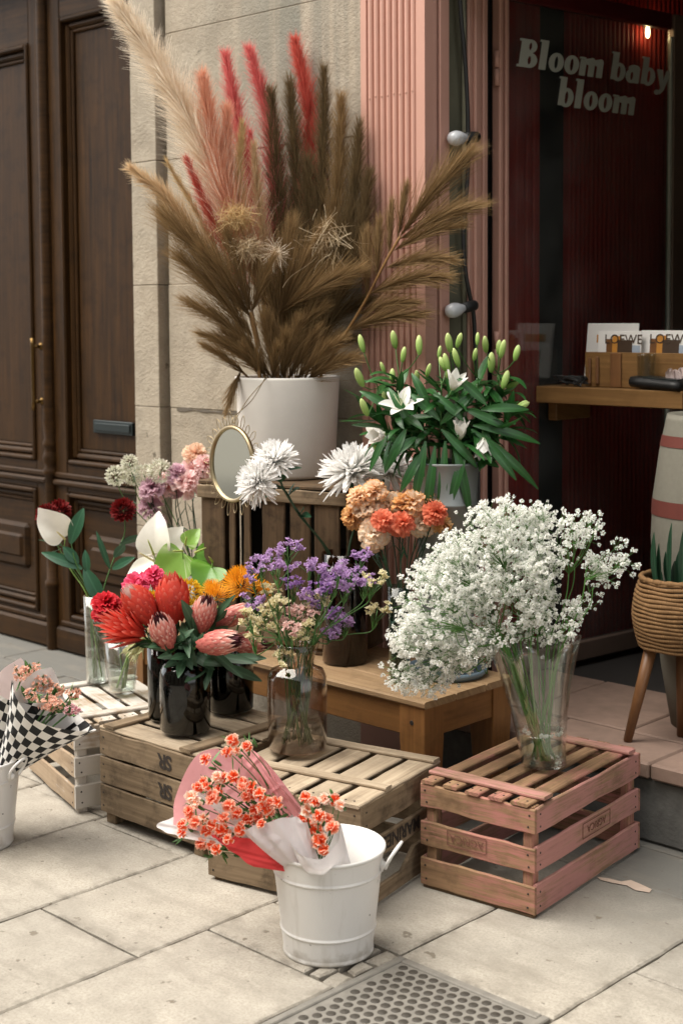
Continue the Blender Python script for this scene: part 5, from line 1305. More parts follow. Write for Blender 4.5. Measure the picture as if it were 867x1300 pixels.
for j, (x, y, ax, R, op) in enumerate(opens):
    c = at(x, y, dL-.13); ax = cam_dir(*ax).normalized(); t, pts = new_flower('lily_stem', ['wide open white lily at the left of the zinc bucket', 'white lily half open between green buds', 'narrow white lily opening at the bucket rim', 'white lily bud hanging down at the right', 'pale closed lily petals behind the white chrysanthemum'][j], 'lily', vl, c-ax*.02, ax, M['stem'], .003, leaves=[.6, .7, .8, .9, .95], leafargs=dict(L=.12, W=.028, el=(-.1, .7), curl=(-1.2, -.2), nl=8))
    s = MB()
    for k in range(6): petal(s, c-ax*.02, azdir(ax, k*PI/3+.2, math.radians(82-55*op+(6 if k % 2 else 0))), ax, R*1.25, R*(.62 if k % 2 else .48), 'lance', (-.7 if op > .6 else .15)*U_(.7, 1.3), .35, .002, 8, 4)
    if op > .6:
        for k in range(6): q = azdir(ax, k, 1.15); tube(s, [c, c+q*R*.75], .0012, 5, t=.1)
    s.build('bloom', M['lily'], t)
# a few long leaves hanging over the rim
t = thing('lily_stem', 'short leafy lily stem drooping over the rim of the zinc bucket', 'lily', vl['c']+V((0, 0, .1)), 'lilies in the zinc bucket')
s = MB()
for (x0, y0, x1, y1) in ((540, 560, 532, 640), (552, 566, 545, 672), (565, 560, 562, 668), (598, 545, 660, 640), (590, 570, 580, 640), (600, 540, 672, 590), (505, 525, 455, 512), (515, 545, 500, 600), (520, 540, 490, 500), (610, 520, 665, 540), (570, 530, 620, 505), (545, 520, 520, 480), (535, 575, 520, 625), (575, 560, 590, 655), (610, 555, 640, 615), (560, 545, 590, 600), (528, 555, 505, 590), (590, 520, 632, 560), (550, 500, 575, 540), (600, 500, 575, 545), (580, 480, 605, 520), (520, 500, 545, 540)):
    a, b = at(x0, y0, dL-.12), at(x1, y1, dL-.16); petal(s, a, (b-a).normalized()+V((0, 0, .45)), CF*-1+V((0, 0, .3)), (b-a).length*1.08, .030, 'lance', -.85, .3, 0, 8, 2)
s.build('leaf', M['leaf'], t); mkstem(t, [vl['c']+V((0, 0, .1)), vl['c']+V((0, 0, vl['h'])), at(560, 540, dL-.05)], .004, .003, M['stem'])

# ---- white spider chrysanthemums in the brown cylinder
vb = VS['brown']; dB = depth(vb['c'])
for lab, x, y, ax, R, dz in (('white spider chrysanthemum seen from the side, upper of the pair by the mirror', 349, 586, (-.25, .85, .35), .092, -.18), ('white spider chrysanthemum facing left, lower of the pair by the mirror', 329, 612, (-.75, .25, .65), .092, -.22), ('large white spider chrysanthemum in front of the big pot', 448, 600, (-.15, .93, .30), .128, -.06), ('white spider chrysanthemum behind the large one, near the lilies', 492, 598, (.25, .9, .25), .112, .05)):
    ax = cam_dir(*ax).normalized(); c = at(x, y, dB+dz); t, pts = new_flower('chrysanthemum', lab, 'chrysanthemum', vb, c-ax*.01, ax, M['stemdark'], .0042, leaves=[.62, .74, .86, .94], leafm=M['leafblue'], leafargs=dict(L=.07, W=.032, el=(.1, .8), curl=(-.6, .4)))
    bloom(t, lambda s: chrys(s, c, ax, R), M['chrys'])

# ---- orange carnations
vc = VS['carn']; dC = depth(vc['c'])
spots = [(474, 677, 19, 'creamcarn', (-.2, .25, .9), 'cream and tan carnation hanging lowest at the front'), (466, 642, 20, 'creamcarn', (-.3, .7, .6), 'pale cream carnation at the left of the bunch'), (446, 655, 15, 'tancarn', (-.8, .2, .5), 'tawny carnation at the far left of the bunch'), (476, 622, 15, 'orangecarn', (0, .9, .3), 'small orange carnation at the top of the bunch'), (499, 640, 18, 'creamcarn', (.1, .8, .6), 'pale carnation in the top middle of the bunch'), (486, 661, 14, 'coralcarn', (-.1, .3, .9), 'coral carnation in the middle, left one of two'), (510, 664, 15, 'coralcarn', (.1, .3, .9), 'coral carnation in the middle, right one of two'), (535, 662, 18, 'creamcarn', (.2, .3, .9), 'cream carnation low on the right of the bunch'), (524, 636, 16, 'orangecarn', (.2, .9, .4), 'orange edged carnation at the upper right'), (553, 650, 15, 'coralcarn', (.5, .6, .6), 'coral carnation at the right edge of the bunch'), (563, 664, 13, 'tancarn', (.8, .1, .5), 'tawny carnation at the lower right edge'), (549, 636, 14, 'orangecarn', (.4, .9, .1), 'orange carnation at the top right edge'), (455, 630, 15, 'orangecarn', (-.4, .9, .2), 'orange edged carnation at the upper left'), (512, 622+16, 13, 'tancarn', (.0, .9, .0), 'tawny carnation at the back of the bunch')]
ppm = FPX/dC
for x, y, r, m_, ax, lab in spots:
    ax = cam_dir(*ax).normalized(); c = at(x, y, dC+(U_(-.05, .03) if m_ != 'coralcarn' else -.075)); t, pts = new_flower('carnation', lab+' in the slim vase', 'carnation', vc, c, (ax+V((0, 0, 1))).normalized(), M['stemdark'], .0023, leaves=[.55, .68, .8], leafm=M['leafblue'], leafargs=dict(L=.07, W=.006, el=(.6, 1.1), curl=(-.9, .2)))
    R = r/ppm*1.04
    bloom(t, lambda s: carnation(s, c, ax, R, 34), M[m_]); s = MB(); lathe(s, [(.004, -R*.95), (R*.22, -R*.8), (R*.26, -R*.3)], c, 8, axis=ax); s.build('calyx', M['stem'], t)

# ---- pink and mauve carnations behind
vk = VS['pinkv']; dK = depth(vk['c'])
spots = [(147, 604, 12, 'greywhite', 0, 'greenish white pompon flower furthest left'), (165, 588, 10, 'greywhite', 0, 'greenish white pompon flower standing highest'), (168, 605, 10, 'greywhite', 0, 'greenish white pompon flower below the highest one'), (183, 601, 11, 'greywhite', 0, 'greenish white pompon flower fourth from the left'), (203, 598, 14, 'greywhite', 0, 'pale grey pompon flower before the stone edge'), (192, 618, 14, 'mauve', 0, 'mauve carnation upper left'), (190, 641, 13, 'mauve', 0, 'mauve carnation lowest at the left'), (209, 615, 14, 'pinkcarn', 1, 'pale pink carnation before the mauve ones'), (238, 612, 15, 'pinkcarn', 1, 'pale pink carnation by the mirror, lowest of its cluster'), (248, 598, 17, 'pinkcarn', 1, 'big pale pink carnation by the mirror'), (249, 575, 13, 'peachcarn', 1, 'peach carnation touching the mirror rim'), (262, 588, 12, 'pinkcarn', 1, 'pink carnation half behind the mirror'), (225, 601, 12, 'mauve', 0, 'mauve carnation behind the pink ones'), (224, 622, 9, 'mauve', 0, 'small mauve carnation between the pink ones'), (200, 660, 9, 'mauve', 0, 'small pale mauve carnation near the anthuriums')]
ppm = FPX/dK
for x, y, r, m_, kind, lab in spots:
    ax = cam_dir((x-215)/90, .8, .6).normalized(); c = at(x, y, dK+U_(-.05, .05)); t, pts = new_flower('carnation' if kind or m_ == 'mauve' else 'scabious', lab, 'carnation' if kind or m_ == 'mauve' else 'flower', vk, c, (ax+V((0, 0, 1.2))).normalized(), M['stemdark'] if m_ != 'greywhite' else M['stem'], .0022, leaves=[.5, .62, .74, .84], leafm=M['leafblue'], leafargs=dict(L=.075, W=.006, el=(.5, 1.1), curl=(-.9, .2)))
    R = r/ppm*1.15; bloom(t, (lambda s: carnation(s, c, ax, R, 30)) if m_ != 'greywhite' else (lambda s: ballflower(s, c, R*.92, 120)), M[m_])

# ---- anthuriums and dark red dahlias in the clear glasses
vt, vu = VS['tall'], VS['tumb']; dT, dU = depth(vt['c']), depth(vu['c'])
def anth_thing(lab, v, d, x, y, tip, face, L, W, m_, sm='yspadix', smat='stembright', cup=.18, curl=.4, leaves=None, sp=(.2, .5, .6)):
    ax = cam_dir(*tip).normalized(); up = cam_dir(*face).normalized(); c = at(x, y, d)
    t, pts = new_flower('anthurium', lab, 'anthurium', v, c, (up*.5+V((0, 0, 1))).normalized(), M[smat], .0026)
    s = MB(); anthurium(s, c, ax, up, L, W, cup=cup, curl=curl); s.build('spathe', M[m_], t)
    s = MB(); spadix(s, c+up*.003, ax*.55+up*sp[2]+V((0, 0, .2)), L*.55, .0042); s.build('spadix', M[sm], t); return t
anth_thing('white anthurium at the far left in the tall slim glass', vt, dT-.02, 83, 684, (-.55, .62, .3), (.25, -.35, .9), .135, .115, 'anthw', 'spadix')
t = anth_thing('crinkled white anthurium at the top in front of the dark door', vu, dU+.05, 196, 704, (-.1, .95, .1), (-.25, .1, .95), .135, .125, 'anthw', curl=.9)
t = anth_thing('white anthurium with folded edge behind the crinkled one', vu, dU+.08, 206, 700, (.55, .6, .1), (.2, .1, .95), .10, .095, 'anthw', curl=.9)
t = anth_thing('long white anthurium pointing left above the red proteas', vu, dU-.02, 196, 713, (-.88, -.42, .25), (-.15, .75, .65), .125, .095, 'anthw', 'spadix')
t = anth_thing('large pale green anthurium with white veins', vu, dU+.03, 232, 700, (-.45, -.55, .2), (.1, .45, .85), .13, .14, 'anthg')
t = anth_thing('small pale green anthurium above the large green one', vu, dU+.06, 236, 692, (.5, .75, .1), (-.2, .3, .9), .07, .07, 'anthg')
t = anth_thing('deep green anthurium in shade at the right', vu, dU+.12, 248, 702, (.75, -.35, .1), (.1, .5, .8), .12, .115, 'anthd')
t = anth_thing('bright green anthurium bending over at the right', VS['darkr'], dU-.1, 270, 714, (-.35, -.55, .6), (.15, .75, .55), .10, .125, 'anthd', curl=.5)
for lab, v, d, x, y, R, ax in (('dark red dahlia at the far left behind the white anthurium', vt, dT+.03, 62, 655, .045, (-.6, .5, .6)), ('second dark red dahlia beside it', vt, dT+.07, 75, 650, .045, (.3, .8, .5)), ('dark red dahlia standing alone before the door', vt, dT+.05, 157, 648, .044, (.0, .6, .8))):
    ax = cam_dir(*ax).normalized(); c = at(x, y, d); t, pts = new_flower('dahlia', lab, 'dahlia', v, c, (ax*.4+V((0, 0, 1))).normalized(), M['stem'], .0024, leaves=[.6, .72] if x > 100 else [.7], leafm=M['leafblue'], leafargs=dict(L=.10, W=.036, el=(.5, .9), curl=(-.6, -.1)))
    bloom(t, lambda s: pompon(s, c, ax, R, 110), M['darkred'])
t = thing('leafy_sprig', 'green leafy sprig with broad leaves in the tall slim glass', 'foliage', vt['c']+V((0, 0, .02)), None)
mkstem(t, [vt['c']+V((0, 0, .02)), vt['c']+V((0, 0, .3)), at(112, 745, dT-.01), at(96, 712, dT-.03), at(88, 672, dT+.02)], .0025, .002, M['stem'])
s = MB()
for (x0, y0, x1, y1, w_) in ((90, 690, 103, 648, .05), (105, 722, 55, 700, .04), (100, 715, 82, 695, .04), (118, 745, 128, 760, .05), (108, 722, 130, 765, .055), (112, 728, 108, 700, .03), (140, 722, 124, 680, .022), (143, 722, 165, 708, .035)):
    a, b = at(x0, y0, dT-.02), at(x1, y1, dT-.05+U_(-.03, .03)); petal(s, a, b-a, -CF+V((0, 0, .4)), (b-a).length*1.05, w_, 'lance', -.4, .3, 0, 7, 2)
s.build('leaf', M['leafblue'], t)

# ---- proteas in the smoky jars
vd = {k: VS[k] for k in ('darkf', 'darkl', 'darkr')}; dD = depth(VS['darkf']['c'])
ppm = FPX/dD
def prot(lab, v, bx, by, tx, ty, w_, m_, op, core, zt=.15, n=70, dz=0.0, leaves=True):
    """b = base pixel of the head, t = tip pixel"""
    a = at(bx, by, dD+dz); b = at(tx, ty, dD+dz-zt*.5); ax = (b-a).normalized(); H = (b-a).length; R = w_/2/ppm*1.0
    t, pts = new_flower('protea', lab, 'protea', v, a, (ax+V((0, 0, .6))).normalized(), M['stem'], .0042, leaves=[.62, .70, .78, .84, .90, .95] if leaves else None, leafm=M['leafgrey'], leafargs=dict(L=.095, W=.026, el=(.3, .95), curl=(-.5, .4)), bend=.06)
    bloom(t, lambda s: protea(s, a, ax, R, H, op, n, W=.17), [M[m_], M[core]])
prot('red protea standing upright, tallest of the three red ones', vd['darkl'], 222, 792, 217, 728, 46, 'protred', .20, 'protred', .05, 60)
prot('red protea leaning to the upper left, half open', vd['darkl'], 196, 790, 160, 745, 42, 'protred', .30, 'protwhite', .10, 60)
prot('wide open spiky red protea at the far left', vd['darkl'], 182, 806, 128, 786, 44, 'protred', .52, 'protwhite', .14, 60)
prot('pink protea bud with dark tip in front of the bottle jar', vd['darkf'], 215, 822, 200, 780, 35, 'protpink', .10, 'protcore', .12, 75, -.08)
prot('pink protea bud standing above the neck of the bottle jar', vd['darkr'], 254, 802, 264, 756, 34, 'protpink', .10, 'protcore', .08, 75, -.04)
prot('pink protea bud lying to the right with its dark tip showing', vd['darkr'], 252, 819, 306, 812, 34, 'protpink', .12, 'protcore', .20, 75, -.10)
prot('slender pink protea bud pointing up right', vd['darkr'], 272, 794, 320, 770, 27, 'protpink', .06, 'protcore', .02, 60, -.02)
prot('dusky pink protea bud at the right behind the cream statice', vd['darkr'], 292, 815, 340, 818, 32, 'protpink', .10, 'protcore', .05, 60, .02)
for lab, v, x, y, R, m_, dz in (('hot pink carnation at the upper left of the proteas', 'darkl', 172, 742, .043, 'hotpink', .04), ('hot pink carnation between the two upper red proteas', 'darkl', 194, 731, .036, 'hotpink', .06), ('crimson carnation behind the spiky red protea', 'darkl', 134, 768, .047, 'crimson', .05)):
    c = at(x, y, dD+dz); ax = cam_dir(-.2, .7, .7).normalized(); t, pts = new_flower('carnation', lab, 'carnation', VS[v], c, V((0, 0, 1)), M['stem'], .0024); bloom(t, lambda s: carnation(s, c, ax, R, 34), M[m_])
for lab, x, y, R, dz in (('yellow button flower head below the upright red protea', 196, 768, .042, .02), ('yellow button flower head right of the upright red protea', 240, 752, .040, .08), ('low yellow button flower head by the red proteas', 186, 775, .030, .0)):
    c = at(x, y, dD+dz); t, pts = new_flower('button_flower', lab, 'flower', VS['darkl'], c, V((0, 0, 1)), M['stem'], .0024); bloom(t, lambda s: ballflower(s, c, R, 170), M['yellow'])
for lab, x, y, R, dz, ax in (('orange pincushion flower, largest one beside the lilac statice', 306, 742, .058, .08, (-.2, .7, .6)), ('orange pincushion flower behind the largest one', 328, 752, .042, .12, (.6, .6, .3)), ('orange pincushion flower above the pink protea bud', 274, 758, .042, .05, (-.2, .8, .5)), ('half open yellow orange pincushion near the green anthurium', 270, 748, .032, .10, (-.3, .8, .3))):
    c = at(x, y, dD+dz); ax = cam_dir(*ax).normalized(); t, pts = new_flower('pincushion_flower', lab, 'flower', VS['darkr'], c, V((0, 0, 1)), M['stem'], .003, leaves=[.7, .8, .88, .94], leafm=M['leafgrey'], leafargs=dict(L=.07, W=.02)); bloom(t, lambda s: pincushion(s, c, ax, R, 160), M['orangepin'])
# dark foliage under the heads, and the pale dry tuft over the tumbler
for lab, v, lst in (('dark green leafy branch under the pink protea buds', 'darkr', [(235, 800, 222, 845), (255, 815, 300, 860), (260, 830, 320, 850), (250, 800, 232, 770), (245, 830, 215, 850), (270, 830, 262, 870), (275, 805, 300, 790), (240, 815, 246, 860), (290, 835, 335, 845), (232, 790, 238, 830), (262, 800, 290, 765), (250, 840, 285, 850), (285, 845, 325, 870), (265, 845, 240, 870)]),
                    ('dark green leafy branch over the neck of the bottle jar', 'darkf', [(232, 830, 205, 842), (228, 820, 240, 850), (236, 825, 265, 850), (226, 815, 195, 825), (240, 820, 258, 800), (234, 835, 228, 860), (232, 806, 250, 782)])):
    b = VS[v]['c']+V((0, 0, .02)); t = thing('leafy_branch', lab, 'foliage', b); mkstem(t, [b, b+V((0, 0, VS[v]['h'])), at(lst[0][0], lst[0][1], dD-.02)], .004, .003, M['stem']); s = MB()
    for (x0, y0, x1, y1) in lst:
        a, c = at(x0, y0, dD-.03+U_(-.05, .05)), at(x1, y1, dD-.08+U_(-.06, .06)); petal(s, a, (c-a)+V((0, 0, .02)), -CF+V((0, 0, .7)), (c-a).length*1.1, U_(.026, .036), 'lance', U_(-.5, .1), .3, 0, 7, 2)
    s.build('leaf', M['leafgrey'], t)
b = vu['c']+V((0, 0, .03)); t = thing('dried_tuft', 'pale yellow green tuft of narrow bracts over the short tumbler', 'foliage', b); mkstem(t, [b, b+V((0, 0, .16)), at(178, 818, dU-.08)], .0035, .003, M['stem'])
s = MB(); c = at(186, 812, dU-.10)
for k in range(60): d = cam_dir(U_(-1, .05), U_(-.9, .05), U_(-.1, .8)); petal(s, c+rdir()*.01, d, rdir(), U_(.05, .10), .007, 'strap', U_(-1.0, .3), .3, 0, 5, 1)
s.build('bract', M['leafpale'], t)
for k in range(5):
    b = VS['tumb']['c']

# ---- statice in the amber jar
va = VS['amber']; dA = depth(va['c'])
heads = [(330, 715, 'statp'), (345, 707, 'statp'), (365, 694, 'statp'), (322, 730, 'statp'), (352, 722, 'statp'), (372, 742, 'statd'), (393, 717, 'statp'), (404, 727, 'statp'), (413, 745, 'statp'), (430, 722, 'statp'), (447, 727, 'statp'), (458, 709, 'statp'), (440, 742, 'statp'), (466, 738, 'statp'), (402, 772, 'statd'), (424, 782, 'statd'), (440, 792, 'statp'), (418, 808, 'statp'), (410, 752, 'statd'), (425, 736, 'statd'), (385, 760, 'statp'),
         (320, 768, 'statp'), (335, 777, 'statc'), (352, 770, 'statc'), (365, 786, 'statk'), (330, 795, 'statc'), (378, 780, 'statk'), (393, 790, 'statc'), (346, 752, 'statc'), (404, 764, 'statc'), (352, 800, 'statc'), (318, 786, 'statc'), (370, 800, 'statk'), (385, 808, 'statc'), (474, 738, 'statc'), (479, 776, 'statc'), (392, 780, 'statk'), (356, 838, 'statc'), (320, 808, 'statc')]
cnt = {}
words = {'statp': 'lilac', 'statd': 'violet', 'statc': 'cream', 'statk': 'rose and cream'}
for x, y, m_ in heads:
    c = at(x, y, dA+U_(-.10, .10)); side = 'at the left edge' if x < 335 else 'at the right edge' if x > 455 else 'among the others'
    lab = '%s statice sprig %s of the amber jar bunch' % (words[m_], side)
    t, pts = new_flower('statice_sprig', lab, 'statice', va, c, ((c-va['c']).normalized()*.6+V((0, 0, .6))).normalized(), M['stem'], .0018, group='%s statice sprigs in the amber jar, %s' % (words[m_], side), bend=.06)
    P = catmull(pts, 30); s = MB(); hub = P[24]
    fl_ = []
    for k in range(8):
        q = c+V((U_(-1, 1)*.030, U_(-1, 1)*.030, U_(-.5, .8)*.026)); tube(s, [hub.lerp(c, U_(0, .6)), q], .0011, 4); fl_.append(q)
        if k % 2: petal(s, hub, (q-hub), rdir(), .03, .006, 'lance', .2, 0, 0, 3, 1)
    s.build('branch', M['stem'], t)
    def fn(s):
        for q in fl_:
            for j in range(5): floret(s, q+rdir()*.009, (rdir(.0)+V((0, 0, .6))).normalized(), U_(.0085, .0120), n=5)
    bloom(t, fn, M[m_], 'florets')

# ---- gypsophila
vg = VS['gyps']; dG = depth(vg['c'])
poly = [(497, 855), (505, 800), (515, 750), (535, 720), (560, 695), (590, 665), (620, 645), (640, 636), (680, 646), (720, 655), (745, 660), (775, 668), (800, 690), (798, 712), (775, 740), (752, 765), (735, 790), (745, 815), (700, 808), (660, 805), (630, 822), (600, 842), (570, 862), (530, 882), (505, 875)]
def inside(x, y):
    c = False; j = len(poly)-1
    for i in range(len(poly)):
        (xi, yi), (xj, yj) = poly[i], poly[j]
        if (yi > y) != (yj > y) and x < (xj-xi)*(y-yi)/(yj-yi)+xi: c = not c
        j = i
    return c
hubs = [(530, 840), (545, 790), (535, 760), (575, 720), (600, 760), (590, 810), (620, 680), (640, 720), (650, 770), (680, 690), (700, 740), (735, 690), (765, 700), (730, 770), (690, 780), (560, 840), (625, 800)]
hub3 = [at(x+(690-x)*.30, y+(820-y)*.30, dG+U_(-.10, .12)) for x, y in hubs]
cl = {i: [] for i in range(len(hubs))}
k = 0
while k < 460:
    x, y = U_(490, 805), U_(632, 885)
    if not inside(x, y): continue
    dens = 1.0
    if x > 690: dens = .5
    if x > 735: dens = .36
    if 640 < x < 720 and y > 765: dens = .35
    if 595 < x < 700 and 765 < y < 830: dens = .45
    if 695 < x < 725 and 660 < y < 690: dens = .2
    if 715 < x < 760 and 735 < y < 800: dens = .22
    if R_.random() > dens: continue
    i = min(range(len(hubs)), key=lambda i: (hubs[i][0]-x)**2+(hubs[i][1]-y)**2); cl[i].append((x, y)); k += 1
def gyp_floret(s, p, R):
    n = 9
    for k in range(n): 
        z = 1-2*(k+.5)/n; r = math.sqrt(1-z*z); d = (V((r*math.cos(k*GA), r*math.sin(k*GA), z))+rdir()*.4).normalized(); petal(s, p+d*R*.25, d, rdir(), R*.95, R*1.2, 'round', U_(-.6, .6), .4, 0, 2, 2)
for i, (hx, hy) in enumerate(hubs):
    h = hub3[i]; out = (h-vg['c']); pts = path_to(vg, h, (out.normalized()+V((0, 0, .4))).normalized(), bend=.05)
    lab = 'spray of tiny white gypsophila flowers in the pleated glass vase'
    t = thing('gypsophila_spray', lab, 'gypsophila', pts[0], 'white gypsophila sprays in the pleated vase'); s = MB(); f = MB()
    tube(s, pts, [.0026, .0015], 6, smooth_n=22); tube(s, path_to(vg, h+rdir()*.03, (out.normalized()+V((0, 0, .4))).normalized(), bend=.05), [.0022, .0012], 5, smooth_n=22)
    for (x, y) in cl[i]:
        rx = (x-640)/160; ry = (y-750)/120; sp = .17*math.sqrt(max(.05, 1-min(1, rx*rx*.8+ry*ry*.8)))
        c = at(x, y, dG+U_(-1, .7)*sp+.02); m_ = h.lerp(c, .55)+rdir()*.015; tube(s, [h, m_, c], [.0010, .0007], 4, smooth_n=6)
        for j in range(R_.choice((7, 8, 9, 10))):
            q = c+V((U_(-1, 1), U_(-1, 1), U_(-1, 1)))*.030; tube(s, [m_.lerp(c, .8), q], .0005, 3, cap=False); gyp_floret(f, q, .0042+.0052*R_.random()**1.1)
    s.build('stem', M['stemgyp'], t); f.build('florets', M['gyps'], t)
# fallen petals floating on the vase water
s = MB()
for k in range(26): a = U_(0, 6.28); gyp_floret(s, vg['c']+V((math.cos(a)*.062*U_(.8, 1), math.sin(a)*.062*U_(.8, 1), .0975)), .0055)
tag(s.build('fallen_florets', M['gyps'], origin=vg['c']), 'ring of fallen white florets floating on the water of the pleated vase', 'petals')

# ---- bouquets in paper
def cone_sheet(mb, apex, axis, up, L0, halfang, fn, a0, a1, na=40, nl=14, ruf=.006, mi=0):
    """fn(u) -> (length factor, radius factor) for u in 0..1 across a0..a1 (angle 0 = up)"""
    ax = V(axis).normalized(); S = ax.cross(V(up)).normalized(); N = S.cross(ax); vs = []; ws = []; ph = U_(0, 6)
    for i in range(na+1):
        u = i/na; a = a0+(a1-a0)*u; lf, rf = fn(u)
        for j in range(nl+1):
            v = j/nl; l = L0*lf*v; r = .012+l*math.tan(halfang)*rf*(.75+.35*v); w_ = ruf*v*(math.sin(a*5+ph)+.6*math.sin(a*11+v*5+ph*2))
            vs.append(V(apex)+ax*(l+w_*.5)+(N*math.cos(a)+S*math.sin(a))*(r+w_)); ws.append((a*.125, l, .013))
    k = nl+1; mb.add(vs, [(i*k+j, i*k+j+1, (i+1)*k+j+1, (i+1)*k+j) for i in range(na) for j in range(nl)], mi, 0.5, ws)
def mini(f, g, c, ax, R, mi):
    carnation(f, c, ax, R, 14, mi); lathe(g, [(.002, -R*1.7), (R*.30, -R*1.5), (R*.36, -R*.7), (R*.42, -R*.25)], c, 7, axis=ax)
bfc = VS['white enamel bucket at the front holding orange red bouquets']; dF = depth(bfc['c'])
rimz = bfc['c']+V((0, 0, bfc['h']))
# big bouquet leaning left
apx = at(418, 1112, dF+.03); tip = at(262, 1005, dF-.03); axb = (tip-apx).normalized()
bq = thing('flower_bouquet', 'large bouquet of orange red mini carnations in pink paper leaning out of the front bucket', 'bouquet', apx)
LB = (tip-apx).length
def patch(mb, outer, inner, bulge=.03, nu=36, nv=14, ruf=.004, d=None, mi=0):
    d = dF if d is None else d; A_ = catmull([at(x, y, d+z) for x, y, z in outer], nu); B_ = catmull([at(x, y, d+z) for x, y, z in inner], nu); vs = []; ws = []; ph = U_(0, 6)
    for i in range(nu+1):
        for j in range(nv+1):
            u, v = i/nu, j/nv; p = A_[i].lerp(B_[i], v)+CF*(-bulge*math.sin(PI*v)*math.sin(PI*(.15+.7*u)))
            p += CF*ruf*(math.sin(u*17+v*3+ph)+.6*math.sin(u*31-v*5+ph))*(1-v*.7)+CU*ruf*.6*math.sin(u*23+ph)*(1-v); vs.append(p); ws.append((u*.3, v*.3, 0))
    k = nv+1; mb.add(vs, [(i*k+j, i*k+j+1, (i+1)*k+j+1, (i+1)*k+j) for i in range(nu) for j in range(nv)], mi, .5, ws)
s = MB(); patch(s, [(220, 1048, -.06), (224, 1008, .0), (254, 956, .06), (300, 951, .08), (333, 963, .05), (352, 992, -.02)], [(372, 1090, -.03), (378, 1082, .0), (384, 1068, .04), (392, 1056, .04), (398, 1050, .02), (402, 1054, -.03)], -.03); s.build('pink_paper', M['pinkpaper'], bq)
s = MB(); patch(s, [(300, 953, .05), (318, 952, .03), (335, 964, .0), (352, 992, -.05)], [(352, 1020, -.02), (366, 1030, -.04), (378, 1040, -.06), (390, 1048, -.07)], .01, ruf=.003); s.build('paper_fold', M['pinkpaper'], bq)
s = MB(); patch(s, [(268, 1060, -.07), (284, 1073, -.10), (322, 1101, -.12)], [(352, 1066, -.07), (372, 1090, -.09), (388, 1109, -.09)], .01, ruf=.002); s.build('red_paper', M['redpaper'], bq)
s = MB(); patch(s, [(233, 1033, .0), (199, 1048, -.03), (228, 1063, -.06)], [(330, 1058, -.02), (340, 1072, -.04), (335, 1082, -.05)], .0, ruf=.002); s.build('tissue', M['tissue'], bq)
s = MB(); patch(s, [(304, 1054, -.12), (332, 1046, -.14), (368, 1037, -.13), (390, 1044, -.10)], [(366, 1104, -.10), (382, 1110, -.11), (398, 1112, -.11), (410, 1106, -.09)], .02); s.build('tissue', M['tissue'], bq)
s = MB(); patch(s, [(244, 1003, -.09), (264, 1009, -.10)], [(300, 1050, -.05), (318, 1044, -.05)], .0, 10, 8, .002); s.build('tissue', M['tissue'], bq)
pos = [(293, 938, .010), (311, 945, .009), (289, 955, .010), (300, 952, .008), (262, 962, .009), (252, 1000, .010), (241, 1010, .010), (262, 995, .010), (276, 1000, .010), (270, 1012, .011), (240, 1030, .009), (246, 1042, .009), (258, 1040, .009), (268, 1048, .011), (283, 1038, .010), (282, 1056, .012), (256, 1070, .011), (268, 1073, .010), (295, 985, .010), (307, 993, .010), (318, 1000, .011), (313, 1010, .010), (328, 1010, .011), (335, 1022, .011), (322, 1028, .011), (312, 1040, .011), (300, 1030, .010), (328, 1040, .009), (350, 1018, .011), (344, 1030, .009), (305, 1052, .009), (232, 1048, .008), (290, 1020, .010), (275, 985, .009), (248, 1020, .010), (300, 1066, .008)]
pos += [(x+U_(-9, 9), y+U_(-8, 8), .0085) for x, y, R in pos[5::2]]
for x, y, R in pos:
    c = at(x+U_(-2, 2), y+U_(-2, 2), dF-.10+U_(-.05, .05)); ax = (axb*.8+cam_dir(U_(-.5, .5), U_(-.2, .9), U_(.2, 1))).normalized(); f = MB(); carnation(f, c, ax, R*U_(1.35, 1.85), 14); o = f.build('blossom', R_.choice([M['minicarn'], M['minicarn'], M['minicarn'], M['minicarn2'], M['minicarn3']]), bq)
g = MB()
for x, y, R in pos:
    c = at(x+U_(3, 9), y+U_(2, 8), dF-.03); tube(g, [apx+axb*LB*.30, apx.lerp(c, .7)+V((0, 0, .012)), c], [.0016, .0013], 5, smooth_n=8)
    for k in range(2):
        b = c+rdir()*.018; d = (axb+rdir()*.8).normalized(); tube(g, [b-d*.012, b-d*.005, b+d*.008, b+d*.014], lambda u: .0045*math.sin(PI*(.15+.8*u)), 6)
        petal(g, c, (axb*.4+rdir()).normalized(), rdir(), .04, .006, 'lance', .3, .2, 0, 4, 1)
g.build('stems_and_buds', M['stem'], bq)
# small bouquet on the right
ap2 = at(405, 1135, dF+.03); tip2 = at(404, 1020, dF-.04); ax2 = (tip2-ap2).normalized(); up2 = cam_dir(0, .2, -1); L2 = (tip2-ap2).length
bq2 = thing('flower_bouquet', 'small bouquet of orange red carnations in white tissue in the front bucket', 'bouquet', ap2)
s = MB(); patch(s, [(360, 1040, -.06), (366, 1066, -.14), (384, 1086, -.18), (408, 1090, -.19), (428, 1070, -.16), (433, 1048, -.08)], [(384, 1108, -.09), (390, 1112, -.11), (398, 1114, -.125), (412, 1114, -.125), (428, 1111, -.11), (447, 1103, -.09)], .02, ruf=.003); s.build('tissue', M['tissue'], bq2)
s = MB(); patch(s, [(360, 1040, -.06), (385, 1030, .0), (410, 1030, .0), (433, 1048, -.08)], [(388, 1106, -.05), (396, 1106, -.03), (415, 1104, -.03), (442, 1102, -.06)], -.02, ruf=.003); s.build('tissue', M['tissue'], bq2)
